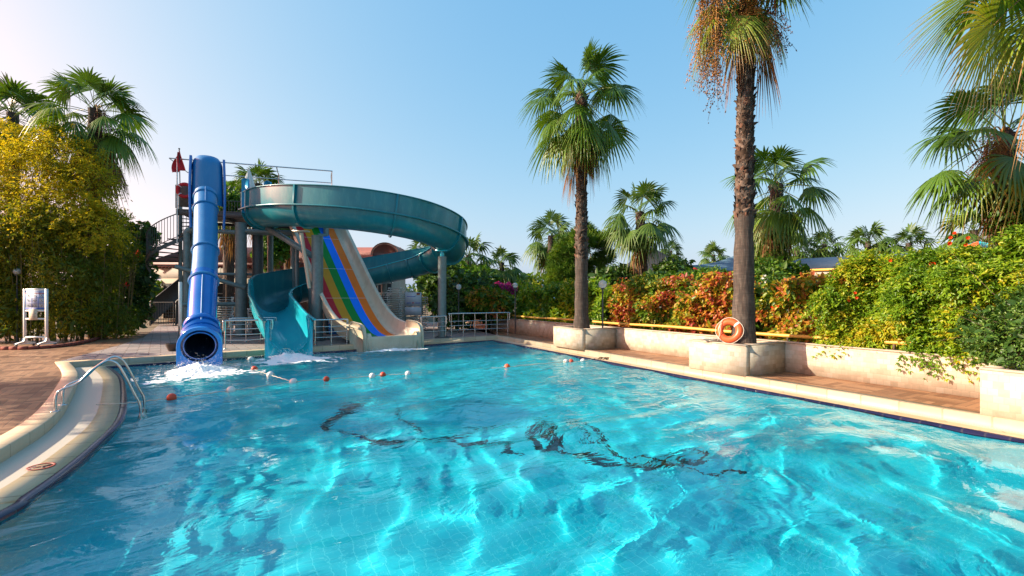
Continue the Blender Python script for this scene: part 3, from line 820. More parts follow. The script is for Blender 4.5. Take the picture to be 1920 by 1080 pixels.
for i, g, w, m_, r0 in ((76, .05, .04, M['blue'], .385), (67, .055, .04, M['blue'], .385), (54, .055, .04, M['blue'], .385), (44, .06, .05, M['blue'], .395),
                        (25, .075, .08, M['blue_deep'], .42), (20, .10, .08, M['blue_deep'], .42), (15, .12, .09, M['blue_deep'], .42), (10, .12, .10, M['blue_deep'], .42)):
    tring(i, g, w, m_, r0)
m = MB()                                       # seam ribs on top of the tube
for i0, i1, rr in ((67, 79, .39), (16, 44, .405)):
    m = MB(); m.loft(np.array([[P[i] + Rt[i] * a + Up[i] * (rr + b) for a, b in ((-.025, -.01), (-.025, .04), (.025, .04), (.025, -.01))] for i in range(i0, i1)]), cap=True); m.build('seam_rib', M['blue'], t)
uu = unit(Rt[0] * (1, 1, 0)); fw = unit(np.array([-T[0][0], -T[0][1], 0])); oo = P[0] - fw * .0
oc = np.array([P[0][0], P[0][1], .42])
th = np.linspace(0, PI, 25); tho = np.linspace(0, 2 * PI, 40, endpoint=False)
def plate(z_off):
    o_ = []
    for a in tho:
        c_, s_ = math.cos(a), math.sin(a)
        if s_ >= 0: o_.append((.545 * c_, .545 * s_))
        else:
            k = min(.545 / max(abs(c_), 1e-6), .62 / max(abs(s_), 1e-6)); o_.append((k * c_, k * s_))
    return o_
m = MB(); out = plate(0); inn = [(.45 * math.cos(a), .45 * math.sin(a)) for a in tho]
w3 = lambda ab, d: oc + uu * ab[0] + ZV * ab[1] + fw * d
m.loft(np.array([[w3(p, -.45) for p in inn], [w3(p, -.45) for p in out], [w3(p, .04) for p in out], [w3((p[0] * .985, p[1] * .985), .06) for p in out], [w3(p, .06) for p in inn], [w3(p, -.45) for p in inn]]))
m.build('mouth_plate', surf('bright_blue_fibreglass', (.008, .20, .64), (.01, .23, .68), 3, .25, 0, .01, coat=.5), t, True, 40)
# entry hood at the top
hc = np.array([-12.95, 19.35, 6.2]); hx = unit(np.array([.84, .54, 0])); hf = unit(np.array([.54, -.84, 0]))
m = MB(); hr2 = []
for f in np.linspace(0, 1, 14):
    z = 5.7 + 2.1 * f; wd = .57 - .03 * f - (.13 * max(0, (f - .80) / .20) ** 2); bul = .50 + .06 * f
    back = -.12 * f - (.25 * max(0, (f - .85) / .15) ** 2)
    a = np.linspace(-PI / 2, PI / 2, 17)
    inner = [(wd * math.sin(q2), bul * math.cos(q2)) for q2 in a]; o2 = [((wd - .05) * math.sin(q2), (bul - .05) * math.cos(q2)) for q2 in a[::-1]]
    hr2.append([np.array([hc[0], hc[1], z]) + hx * s_ + hf * (c_ + back) for s_, c_ in inner + o2])
m.loft(np.array(hr2), cap=True); m.build('entry_hood', M['blue'], t, True, 40)
for sg_ in (-1, 1):
    m = MB(); Pp = [np.array([hc[0], hc[1], 4.7 + 3.0 * f]) + hx * sg_ * (.575 + .04 * math.sin(f * 3)) + hf * (.05 - .1 * f) for f in np.linspace(0, 1, 8)]
    m.loft(np.array([[p + hf * a + hx * b for a, b in ((-.18, -.04), (.30, -.04), (.30, .05), (-.18, .05))] for p in Pp]), cap=True)
    m.build('hood_flange', M['blue_deep'], t)

# --- rainbow slide
t = thing('rainbow_slide', 'wide cream slide with red ochre green blue and orange lanes', 'water slide', (-4.9, 17.7, 0))
base = np.array([-4.82, 17.55, 0.0]) + E_ * .18
RD = unit(-EN - E_ * .16)
sv_ = np.array([0, .5, 1.1, 1.7, 2.1, 2.6, 3.1, 3.6, 4.2, 5.0, 6.0, 7.0, 7.5, 8.3, 9.2]); zv_ = np.array([.16, .16, .18, .28, .44, .74, 1.14, 1.62, 2.26, 3.14, 4.24, 5.32, 5.75, 5.95, 6.0])
s2 = np.linspace(0, 9.2, 60)
zs = spline(np.column_stack([sv_, zv_, zv_ * 0]), 200); zz = np.interp(s2, zs[:, 0], zs[:, 1])
def rp(s_, w, z): return base + RD * s_ + E_ * w + ZV * z
lanes = [((.55, .018, .025), 'red'), ((.62, .27, .008), 'ochre'), ((.004, .22, .025), 'green'), ((.004, .19, .95), 'blue'), ((.85, .18, .012), 'orange')]
HW = .92
for k, (c_, nm) in enumerate(lanes):
    w0, w1 = -HW + 2 * HW * k / 5, -HW + 2 * HW * (k + 1) / 5
    m = MB(); rows = []
    for s_, z in zip(s2, zz):
        rows.append([rp(s_, w0 + (w1 - w0) * f, z + .012 * math.sin(PI * f) * -1) for f in np.linspace(0.0, 1.0, 5)])
    m.loft(rows, closed=False)
    ob = m.build('lane', surf('lane_' + nm, c_, tuple(x * .85 for x in c_), 2.5, .5, 0, .02, spec=.2, dirt=(tuple(min(1, x * .8 + .08) for x in c_), 5.0, .2), stretch=(1, 1, .5)), t, True)
    ob['label'] = nm + ' lane'
def sidewall(sgn):
    rows = []
    for s_, z in zip(s2, zz):
        g = .34 if sgn < 0 else .46
        h = .56 + .06 * min(1, s_ / 2) if s_ > .5 else .50 + .14 * s_
        wi, wo = sgn * HW, sgn * (HW + .38)
        # cross-section: concave cove from the lane up to the outer lip, then down the outside
        cv = [(wi, z - .03), (wi, z + .004), (wi + sgn * .03, z + .05), (wi + sgn * .10 * g, z + .06), (wi + sgn * .30 * g, z + .11), (wi + sgn * .48 * g, z + .30), (wi + sgn * .60 * g, z + h), (wi + sgn * (.60 * g + .06), z + h + .03), (wi + sgn * (.60 * g + .15), z + h), (wi + sgn * (.60 * g + .15), z + h - .05), (wi + sgn * (.60 * g + .06), z + h - .06), (wi + sgn * (.55 * g + .05), z - .03)]
        rows.append([rp(s_, a, b) for a, b in cv])
    m = MB(); m.loft(np.array(rows), cap=True); return m.build('side_wall', M['cream'], t, True, 50)
sidewall(-1); sidewall(1)
m = MB()                                       # front lip across the trough
fr_ = [(-.02, -.3), (-.12, .30), (-.08, .36), (.10, .36), (.22, .16), (.3, .12), (.3, -.3)]
m.loft(np.array([[rp(a - .05, w, b - .04) for a, b in fr_] for w in np.linspace(-HW - .12, HW + .22, 12)]), cap=True); m.build('front_lip', M['cream'], t, True, 40)
for sgn in (-1, 1):                            # rounded front cheeks reaching into the water
    m = MB(); w0 = sgn * (HW + (.06 if sgn > 0 else -.06)); w1 = sgn * (HW + .46)
    pr = [(.9, -.3), (-.14, -.3), (-.12, .4), (-.06, .66), (.08, .80), (.30, .86), (.9, .92)]
    m.prism([rp(a, w0 + sgn * .18, b - .04) for a, b in pr], E_ * sgn * .14); m.prism([rp(a - .02, w0, b - .05) for a, b in pr[:2] + [(-.12, .4), (-.06, .5), (.05, .50), (.25, .3), (.5, .2)]], E_ * sgn * .182)
    m.build('front_cheek', M['cream'], t)
m = MB()
for s_ in (4.6, 6.4): 
    for w in (-1.0, 1.0): m.tube([rp(s_, w, -.02), rp(s_, w, np.interp(s_, s2, zz) - .06)], .09, 10)
m.build('support_frame', M['galv'], t, True, 40)
for s_ in (3.75, 5.0, 6.4):
    m = MB(); z = np.interp(s_, s2, zz); m.loft(np.array([[rp(s_ + d, w, z + .0045 + d * 1.1) for d in (-.004, .004)] for w in (-HW, HW)]), closed=False); m.build('lane_seam', M['white'], t)

# ------------------------------------------------------------------ tower behind the slides
t = thing('slide_tower', 'grey steel platform tower with thin roof rails behind the slides', 'tower', (-12.5, 21.5, 0))
ta = np.array([-15.0, 20.3, 0]); te = unit(np.array([6.2, 2.0, 0])); tn = np.array([-te[1], te[0], 0]); TL = 6.5; TZ = 5.8
def tw(a, b, z): return ta + te * a + tn * b + ZV * z
m = MB(); m.box(tw(TL / 2, 1.5, TZ - .06), (TL, 3.0, .06), (te, tn, ZV)); m.box(tw(TL / 2, .04, TZ - .2), (TL, .08, .22), (te, tn, ZV)); m.box(tw(TL / 2, 2.96, TZ - .2), (TL, .08, .22), (te, tn, ZV))
for k in range(5): m.box(tw(.3 + k * (TL - .6) / 4, 1.5, TZ - .2), (.08, 2.83, .2), (te, tn, ZV))
m.build('platform', M['dgrey'], t)
for a, b, r in ((.55, .35, .13), (3.15, .5, .24), (4.7, .7, .15), (6.2, .3, .13), (.4, 2.7, .13), (3.3, 2.7, .14), (6.2, 2.7, .13)):
    m = MB(); m.tube([tw(a, b, -.02), tw(a, b, TZ - .31)], r, 16); m.build('post', M['galv'] if r < .2 else M['dgrey'], t, True, 40)
m = MB()
m.tube(spline([tw(1.3, -.05, 4.9), tw(.75, -.05, 4.92), tw(.45, -.05, 4.75), tw(.42, -.05, 4.2), tw(.42, -.05, .0)], 24), .13, 12)
m.tube([tw(1.2, .2, 4.85), tw(6.2, .2, 4.85)], .1, 10)
m.tube([tw(3.15, .5, 2.9), tw(1.0, .3, 2.9)], .06, 8)
m.build('bracing_pipe', M['galv'], t, True, 40)
m = MB()
for (a0, a1) in ((1.9, 3.6),): pass
def railing(p0, p1, h=1.0, sp=.13, rr=.012, post=True):
    m = MB(); L = np.linalg.norm(p1 - p0); d = (p1 - p0) / L; n = int(L / sp)
    m.tube([p0 + ZV * h, p1 + ZV * h], .022, 6); m.tube([p0 + ZV * .1, p1 + ZV * .1], .015, 6)
    for k in range(n + 1): m.tube([p0 + d * L * k / n + ZV * .1, p0 + d * L * k / n + ZV * h], rr, 5, cap=False)
    for e_ in (p0, p1): m.tube([e_, e_ + ZV * (h + .04)], .028, 6)
    return m
for p0, p1 in ((tw(2.55, 0, TZ), tw(3.75, 0, TZ)), (tw(.0, 0.02, TZ), tw(.9, 0.02, TZ)), (tw(0, 2.97, TZ), tw(TL, 2.97, TZ)), (tw(TL, .1, TZ), tw(TL, 2.9, TZ))):
    railing(p0, p1).build('railing', M['dgrey'], t)
m = MB(); m.box(tw(.55, -.06, TZ + .55), (.75, .03, 1.0), (te, tn, ZV)); m.build('side_panel', M['dgrey'], t)
m = MB(); zf = 8.0
fa, fb = tw(-.25, 0, zf), tw(TL, 0, zf); m.tube([fa, fb], .028, 6); m.tube([tw(.05, 1.3, zf - .28), tw(TL - .1, 1.3, zf - .28)], .024, 6)
m.tube([fa, tw(.05, 1.3, zf - .28)], .02, 6)
m.tube(spline([fb, tw(TL - .08, .6, zf - .1), tw(TL - .1, 1.2, zf - .25), tw(TL - .1, 1.3, zf - .32), tw(TL - .1, 1.3, TZ)], 20), .024, 6)
m.tube([fb, fb - ZV * 2.5], .016, 6); m.tube([tw(.05, 0, zf), tw(.05, 0, 4.2)], .03, 6)
m.tube(spline([tw(4.05, 0.0, zf), tw(4.0, .5, zf - .08), tw(3.95, 1.25, zf - .3), tw(3.95, 1.3, TZ)], 16), .024, 6)
m.build('roof_rail', M['steel'], t, True)

p = at(338, 355, 20.3)
t = thing('flag', 'limp red flag on a thin pole at the top of the tower', 'flag', p)
tp2 = at(336, 279, 20.3); m = MB(); m.tube([p + (0, 0, -.3), tp2], .02, 6); m.sphere(tp2, .04, 8); m.build('pole', M['dgrey'], t, True)
m = MB(); rows = []
for f in np.linspace(0, 1, 12):
    wd = .12 + .46 * math.sin(PI * min(1, f * .62)) ** 1.2
    c0 = tp2 + (p - tp2) * (.06 + f * .48)
    rows.append([c0 + np.array([-wd * .55 * g + .12 * f * (1 - g) , .07 * math.sin(g * 9 + f * 3), -.10 * g + .18 * f * (1 - g) * 0]) for g in np.linspace(-.35, 1, 12)])
m.loft(rows, closed=False); m.build('cloth', M['flag'], t, True)
t = thing('lifebuoy', 'red lifebuoy hung on the tower railing under the flag', 'lifebuoy', at(347, 357, 20.2))
m = MB(); c = at(347, 357, 20.2); th = np.linspace(0, 2 * PI, 24, endpoint=False); m.tube([c + te * .28 * math.cos(a) + ZV * .28 * math.sin(a) for a in th], .075, 10, close=True); m.build('ring', M['flag'], t, True)
m = MB(); [m.tube([c + te * (.28 + .08 * math.cos(b)) * math.cos(a) + ZV * (.28 + .08 * math.cos(b)) * math.sin(a) + tn * .08 * math.sin(b) for b in np.linspace(0, 2 * PI, 10, endpoint=False)], .02, 5, close=True) for a in (.8, 2.4, 3.9, 5.5)]; m.build('band', M['white'], t)
# closed parasol on the platform
c = at(467, 390, 21.5); c[2] = TZ
t = thing('parasol', 'closed white parasol standing on the tower platform', 'parasol', c)
m = MB(); m.tube([c, c + ZV * 2.1], .025, 8); m.lathe([(0, .06), (.22, .06), (.24, 0)], c, 16); m.build('pole', M['steel'], t, True)
m = MB(); rows = []
for f in np.linspace(0, 1, 14):
    z = .92 + 1.15 * f; rb = .27 * (1 - f) ** .8 * (1 - .25 * math.exp(-((f - .1) / .06) ** 2)) + .008
    rows.append([c + ZV * z + np.array([math.cos(a), math.sin(a), 0]) * rb * (1 + .28 * math.cos(a * 8)) for a in np.linspace(0, 2 * PI, 48, endpoint=False)])
m.loft(rows); m.build('canopy', surf('white_canvas', (.74, .73, .70), (.66, .65, .62), 6, .85), t, True)

# spiral staircase left of the tower
sc = np.array([-15.6, 21.4, 0])
t = thing('spiral_staircase', 'grey spiral staircase with barred rail curling up to the tower', 'staircase', sc)
m = MB(); m.tube([sc, sc + ZV * 6.6], .08, 10); m.build('centre_pole', M['galv'], t, True)
z0, z1, a0, a1, rad = 3.1, 5.5, 3.3, 6.9, 1.25
n = 13
for k in range(n):
    a = a0 + (a1 - a0) * k / n; b_ = a + (a1 - a0) / n * 1.15; z = z0 + (z1 - z0) * (k + 1) / n
    m = MB(); m.prism([sc + np.array([.08 * math.cos(a), .08 * math.sin(a), z]), sc + np.array([rad * math.cos(a), rad * math.sin(a), z]), sc + np.array([rad * math.cos(b_), rad * math.sin(b_), z]), sc + np.array([.08 * math.cos(b_), .08 * math.sin(b_), z])], (0, 0, .04)); m.build('tread', M['dgrey'], t)
m = MB(); hel = lambda off: [sc + np.array([rad * math.cos(a), rad * math.sin(a), z0 + (z1 - z0) * f + off]) for f, a in ((f, a0 + (a1 - a0) * f) for f in np.linspace(0, 1, 40))]
m.tube(hel(1.15), .025, 6); m.tube(hel(.12), .018, 6)
H1, H2 = hel(1.15), hel(.12)
for k in range(40): m.tube([H2[k], H1[k]], .012, 5, cap=False)
m.build('handrail', M['dgrey'], t, True)
m = MB(); hh = hel(-.1); m.loft(np.array([[h + ZV * .12, h - ZV * .06] for h in hh]), closed=False); m.loft(np.array([[h * (1, 1, 1) + (h - sc) * (.02, .02, 0) + ZV * .12, h + (h - sc) * (.02, .02, 0) - ZV * .06] for h in hh]), closed=False); m.build('stringer', M['dgrey'], t)
# straight flight up from the paving
fb0 = np.array([(280 - 960) / F * 29, 29, 0]); fd = unit(np.array([.05, 1.0, 0])); fx = np.array([1.0, -.05, 0])
t = thing('staircase', 'dark straight steel staircase with gate at its foot left of the blue tube', 'staircase', fb0 + fx * .85)
m = MB()
for k in range(11): m.box(fb0 + fx * .85 + fd * (.3 + k * .26) + ZV * (.2 + k * .2), (1.5, .27, .04), (fx, fd, ZV)); 
m.build('treads', M['dgrey'], t)
for s_ in (0, 1.7):
    m = MB(); m.prism([fb0 + fx * s_ + ZV * .0, fb0 + fx * s_ + fd * 3.1 + ZV * 2.2, fb0 + fx * s_ + fd * 3.1 + ZV * 3.6, fb0 + fx * s_ + ZV * 1.55], fx * .05); m.build('side_panel', M['dgrey'], t)
railing(fb0 + fx * .1, fb0 + fx * 1.6, 1.5, .16, .014).build('gate', M['dgrey'], t)
m = railing(fb0 + fx * .06 + fd * 3 + ZV * 2.3, fb0 + fx * 1.9 + fd * 5 + ZV * 3.6, 1.2, .22, .016); m.build('upper_rail', M['galv'], t)
f0 = np.array([(238 - 960) / F * 28, 28, 0]); f1 = fb0 + np.array([-.12, -.2, 0])
t = thing('railing', 'low barred railing between the bamboo thicket and the stair gate', 'railing', (f0 + f1) / 2)
railing(f0, f1, 1.1, .2, .018).build('bars', M['galv'], t)

# stainless pool railings along the far edge
def poolrail(p0, p1, label, posts, h=.92, curve=0.0):
    t = thing('pool_railing', label, 'railing', (p0 + p1) / 2, 'stainless railings along the far pool edge')
    d = unit(p1 - p0); L = np.linalg.norm(p1 - p0)
    m = MB(); m.tube(spline([p0 - d * .0 + ZV * (h - .35), p0 + d * .0 + ZV * (h - .06), p0 + d * .07 + ZV * h, p0 + d * L * .5 + ZV * h, p1 - d * .07 + ZV * h, p1 + ZV * (h - .06), p1 + ZV * (h - .35)], 40), .03, 8); m.build('top_rail', M['steel'], t, True)
    for z in (.3, .5, .7):
        m = MB(); m.tube([p0 + ZV * z, (p0 + p1) / 2 + ZV * (z - curve), p1 + ZV * z], .014, 6); m.build('bar', M['steel'], t, True)
    for k in range(posts):
        q2 = p0 + d * L * (.03 + .94 * k / (posts - 1)); m = MB(); m.tube([q2, q2 + ZV * h], .022, 8); m.lathe([(.05, 0), (.05, .012), (0, .012)], q2, 12); m.build('post', M['steel'], t, True)
    return t
poolrail(np.array([-10.05, 15.85, .012]), np.array([-8.75, 16.6, .012]), 'steel railing between the blue tube and the teal exit flume', 2, .98, .03)
poolrail(np.array([-7.35, 16.9, .012]), np.array([-6.35, 17.6, .012]), 'steel railing between the teal exit flume and the rainbow slide', 3, .95, .01)
poolrail(np.array([-3.95, 19.7, .012]), np.array([-2.95, 20.45, .012]), 'short steel railing right of the rainbow slide', 3, .95)
poolrail(np.array([-2.85, 20.75, .012]), np.array([-.12, 22.2, .012]), 'long steel railing at the far right corner of the pool', 6, 1.05)
poolrail(np.array([-11.3, 18.2, .012]), np.array([-9.9, 19.1, .012]), 'steel railing behind the teal slide post', 4, .95)

# ------------------------------------------------------------------ plants
def rot_about(v, ax, a):
    return v * math.cos(a) + np.cross(ax, v) * math.sin(a) + ax * (ax @ v) * (1 - math.cos(a))

def fan_leaf(mb, C, az, el, Lp, Rb, rng, nseg=28, v0=.3, droop=.55, A=2.1, fold=.35, dry=0.0, pet=None, roll=0.0, petr=.018):
    """fan palm leaf: curved stalk, pleated blade split into drooping tips"""
    d0 = np.array([math.cos(el) * math.cos(az), math.cos(el) * math.sin(az), math.sin(el)])
    tt = np.linspace(0, 1, 6)
    sag = .30 * Lp * max(0, math.cos(el)) * (.5 + droop)
    P = C + d0 * Lp * tt[:, None] - ZV * (sag * tt ** 2)[:, None]
    (pet if pet is not None else mb).tube(P, np.linspace(petr, petr * .55, 6), 5, cap=False, a=min(1, v0 + .3))
    H = P[-1]; d = unit(P[-1] - P[-2])
    s = unit(np.cross(d, ZV)) if abs(d[2]) < .97 else np.array([-math.sin(az), math.cos(az), 0])
    s = rot_about(s, d, roll); n = np.cross(s, d)
    if n[2] < 0: n = -n
    th = np.linspace(-A, A, nseg); dth = 2 * A / nseg
    ln = Rb * (.70 + .30 * np.cos(th * .62)) * rng.uniform(.88, 1.08, nseg)
    lev = np.array([.03, .3, .52, .74, .9, 1.0])
    hw = np.array([1, 1, 1.0, .55, .27, .03])
    D_ = np.cos(th)[:, None] * d + np.sin(th)[:, None] * s
    S_ = -np.sin(th)[:, None] * d + np.cos(th)[:, None] * s
    r = ln[:, None] * lev                                       # (nseg, 6)
    rn = lev[None, :]
    ctr = H + r[..., None] * D_[:, None, :]
    ctr = ctr - n * (fold * (np.abs(np.sin(th * .75))[:, None] ** 1.5) * r)[..., None]
    g = droop * rng.uniform(.7, 1.35, nseg)[:, None] * Rb
    ctr = ctr - ZV * (g * (.45 * rn ** 2 + .55 * np.clip(rn - .5, 0, 1) ** 1.6 * 2.2))[..., None]
    w = np.minimum(lev, .52)[None, :] * ln[:, None] * math.tan(dth / 2) * 1.06 * hw
    pl = (w * .55)
    Lf = ctr + S_[:, None, :] * w[..., None] - n * pl[..., None] * .5
    Rt = ctr - S_[:, None, :] * w[..., None] - n * pl[..., None] * .5
    Cc = ctr + n * pl[..., None] * .5
    V_ = np.stack([Lf, Cc, Rt], 2)                              # nseg, 6, 3cols, 3
    nl = 6
    base = np.arange(nseg)[:, None, None] * (nl * 3) + np.arange(nl - 1)[None, :, None] * 3 + np.arange(2)[None, None, :]
    f = np.stack([base, base + 1, base + 4, base + 3], -1).reshape(-1, 4)
    a = v0 + rng.normal(0, .05, (nseg, 1)) + dry * np.array([0, 0, .05, .2, .5, .75])[None, :] * rng.uniform(.3, 1.2, (nseg, 1))
    a = np.repeat(np.clip(a, 0, 1)[..., None], 3, 2)
    mb.add(V_.reshape(-1, 3), f, a=a.ravel())

def palm(label, base, top, Rb, seed, n=34, nd=10, r0=.26, r1=.17, nseg=28, Lp=1.1, group=None, boots=0, fruit=(), far=False, skirt=.9, lean=(0, 0), el_top=84, el_low=-52, dry=.5, trunk_from=0.0, flare=1.25, name='palm_tree', extra=(), dead_el=(-86, -58)):
    rng = np.random.default_rng(seed)
    base = np.asarray(base, float); C = np.asarray(top, float)
    t = thing(name, label, 'palm tree', base, group)
    H = C[2] - base[2]
    f = np.linspace(0, 1, 40)
    cv = base + (C - base) * f[:, None] + np.array([lean[0], lean[1], 0]) * (np.sin(f * PI))[:, None]
    rr = r1 + (r0 - r1) * (1 - f) ** 1.2 + r0 * (flare - 1) * np.exp(-f * H / .35) + .012 * np.sin(f * H * 9 + seed) * (0 if far else 1) + rng.normal(0, .006, 40)
    m = MB(); m.tube(cv, rr, 10 if far else 18, a=rng.uniform(.2, .8, 40)); trunk = m.build('trunk', M['bark'], t, True)
    if boots:
        m = MB(); nb = boots; 
        for i in range(nb):
            q2 = i / nb; ff = trunk_from + (0.985 - trunk_from) * q2
            p = np.array([np.interp(ff, f, cv[:, k]) for k in range(3)]); ra = np.interp(ff, f, rr) * .97
            a = i * 2.399963 + rng.normal(0, .12); o = np.array([math.cos(a), math.sin(a), 0]); s = np.array([-math.sin(a), math.cos(a), 0])
            big = rng.uniform(.75, 1.25) * (1 + .35 * max(0, q2 - .7) / .3); w = .075 * big; h = rng.uniform(.09, .17) * big; ou = rng.uniform(.008, .032) * big; sk = rng.normal(0, .07)
            vs = [p + o * (ra - .01) - s * w, p + o * (ra - .01) + s * w, p + o * (ra + ou) + s * (w * .45 + sk) + ZV * h, p + o * (ra + ou) - s * (w * .45 - sk) + ZV * h,
                  p + o * (ra - .01) + ZV * h * .8]
            col = rng.uniform(.05, .8) if rng.random() > .1 else 1.0
            m.add(vs, [(0, 1, 2, 3)], [(0, 3, 4), (1, 4, 2), (2, 4, 3)], a=col)
        m.build('leaf_bases', M['boot'], trunk)
    mat = M['palm_far'] if far else M['palm']
    m = MB()
    for i in range(n):
        q2 = (i + .5) / n
        el = R(el_top + (el_low - el_top) * q2 ** .85) + rng.normal(0, .13)
        az = i * 2.399963 + rng.normal(0, .25)
        fan_leaf(m, C + rng.normal(0, .05, 3) * (1, 1, 1.5) - ZV * .35 * q2, az, el, Lp * rng.uniform(.85, 1.15) * (.75 + .4 * math.sin(PI * min(1, q2 * 1.2))), Rb * rng.uniform(.85, 1.1), rng,
                 nseg, .08 + .42 * q2 * rng.uniform(.5, 1.2), .26 + .78 * q2 * rng.uniform(.6, 1.3), 2.0, rng.uniform(.2, .55), dry * (q2 ** 1.5) * rng.uniform(.3, 1.2), roll=rng.normal(0, .35), petr=.02)
    for (az, el, lp, rb, dr, rl, v0, dy) in extra:
        fan_leaf(m, C, R(az), R(el), lp, rb, rng, nseg + 14, v0, dr, 1.75, .25, dy, roll=rl)
    m.build('crown', mat, t)
    if nd:
        m = MB()
        for i in range(nd):
            az = i * 2.399963 * 1.3 + rng.normal(0, .3); el = R(rng.uniform(*dead_el))
            fan_leaf(m, C - ZV * rng.uniform(.3, .3 + skirt), az, el, Lp * rng.uniform(.5, .85), Rb * rng.uniform(.7, 1.0), rng, max(10, nseg // 2), rng.uniform(.15, .8), .9, .8, .5, .1, petr=.015)
        m.build('dead_fronds', M['dead'], t)
    for (az, L, hang, seedv, v_lo, v_hi) in fruit:
        r2 = np.random.default_rng(seedv); m = MB()
        o = np.array([math.cos(R(az)), math.sin(R(az)), 0])
        st = spline([C - ZV * .2, C + o * L * .45 + ZV * .12, C + o * L * .85 - ZV * .2 * hang, C + o * L - ZV * .75 * hang, C + o * L * 1.03 - ZV * 1.45 * hang], 30)
        m.tube(st, np.linspace(.022, .006, 30), 5, a=.8)
        P_ = []
        for k in range(60):
            b = st[int(13 + 16 * (k / 60))]; L2 = r2.uniform(.18, .5); dr = unit(r2.normal(0, 1, 3) * (1, 1, .4) + (0, 0, -.7))
            br = np.array([b + dr * L2 * f2 - ZV * .28 * f2 * f2 for f2 in np.linspace(0, 1, 5)])
            m.tube(br, .004, 3, cap=False, a=r2.uniform(v_lo, v_hi))
            for _ in range(16): P_.append(br[r2.integers(1, 5)] + r2.normal(0, .035, 3) * (1, 1, 1.6))
        P_ = np.array(P_); s_ = r2.uniform(.010, .02, len(P_)); oc = np.array([(1, 0, 0), (-1, 0, 0), (0, 1, 0), (0, -1, 0), (0, 0, 1.2), (0, 0, -1.2)])
        vs = (P_[:, None, :] + oc[None] * s_[:, None, None]).reshape(-1, 3)
        f3 = np.array([(0, 2, 4), (2, 1, 4), (1, 3, 4), (3, 0, 4), (2, 0, 5), (1, 2, 5), (3, 1, 5), (0, 3, 5)])
        m.add(vs, f3=(f3[None] + (np.arange(len(P_)) * 6)[:, None, None]).reshape(-1, 3), a=np.repeat(r2.uniform(v_lo, v_hi, len(P_)), 6))
        m.build('fruit_cluster', M['fruit'], t)
    return t

def leaves(mb, P, N, size, rng, v, asp=.5, rnd=.8, droop=.3, fold=.3, axis=None, up=.6):
    """leaf blades folded along the midrib"""
    n = len(P)
    if axis is None: axis = unit(N * .5 + rng.normal(0, rnd, (n, 3)) + np.array([0, 0, -droop]))
    nr = unit(N * .7 + np.array([0, 0, up]) + rng.normal(0, .45, (n, 3)))
    sd_ = unit(np.cross(axis, nr)); nn = np.cross(sd_, axis)
    L = np.broadcast_to(size, (n,))[:, None]
    w = L * asp * .5; fl = L * fold * .3
    tip = P + axis * L - nn * L * .12
    l1 = P + axis * L * .28 + sd_ * w * .9 + nn * fl; l2 = P + axis * L * .64 + sd_ * w * .78 + nn * fl * .7
    r1 = P + axis * L * .28 - sd_ * w * .9 + nn * fl; r2 = P + axis * L * .64 - sd_ * w * .78 + nn * fl * .7
    vs = np.stack([P, l1, l2, tip, r2, r1], 1).reshape(-1, 3)
    b = np.arange(n)[:, None] * 6
    mb.add(vs, np.concatenate([b + np.array([0, 1, 2, 3]), b + np.array([3, 4, 5, 0])]), a=np.repeat(np.clip(v, 0, 1), 6))

def sprigs(mb, P, A, N, L, k, leaf, rng, v, asp=.42, droop=.35, wig=.25, pair=True, ang=.75):
    """pinnate sprigs: k pairs of leaflets along an arching stalk"""
    n = len(P); sd_ = unit(np.cross(A, N) + 1e-6)
    for j in range(1, k + 1):
        f = j / k; c = P + A * (L * f)[:, None] - ZV * (droop * L * f * f)[:, None]
        for s_ in ((1, -1) if pair else ((1,) if j % 2 else (-1,))):
            ax = unit(A * (1 - ang * .6) + sd_ * s_ * ang + rng.normal(0, wig, (n, 3)) - ZV * .25)
            leaves(mb, c, N, leaf * rng.uniform(.75, 1.15, n) * (1 - .25 * abs(f - .5)), rng, v + rng.normal(0, .06, n), asp, axis=ax)
    leaves(mb, P + A * L[:, None] - ZV * (droop * L)[:, None], N, leaf * rng.uniform(.8, 1.1, n), rng, v, asp, axis=unit(A - ZV * .4))

def pick(blobs, n, rng, lo=.72, lump=.22, seed=0):
    """points and outward normals in the outer shell of lumpy ellipsoids; points deep inside another blob are dropped"""
    vol = np.array([np.prod(b[1]) ** (2 / 3) for b in blobs]); idx = rng.choice(len(blobs), n, p=vol / vol.sum())
    c = np.array([b[0] for b in blobs], float)[idx]; r = np.array([b[1] for b in blobs], float)[idx]
    d = unit(rng.normal(0, 1, (n, 3)))
    lm = 1 + lump * (2 * fbm(d[:, 0] * 2.3 + idx * 3.7 + 9, d[:, 2] * 2.3 + d[:, 1] * 1.9 + 9, seed, 3) - 1) * 1.6
    f = (lo + (1 - lo) * rng.random(n) ** .6)
    P = c + d * r * (lm * f)[:, None]; N = unit(d / r)
    keep = np.ones(n, bool)
    for i, b in enumerate(blobs):
        q2 = (((P - np.array(b[0])) / np.array(b[1])) ** 2).sum(1); keep &= ~((q2 < .30) & (idx != i))
    return P[keep], N[keep]

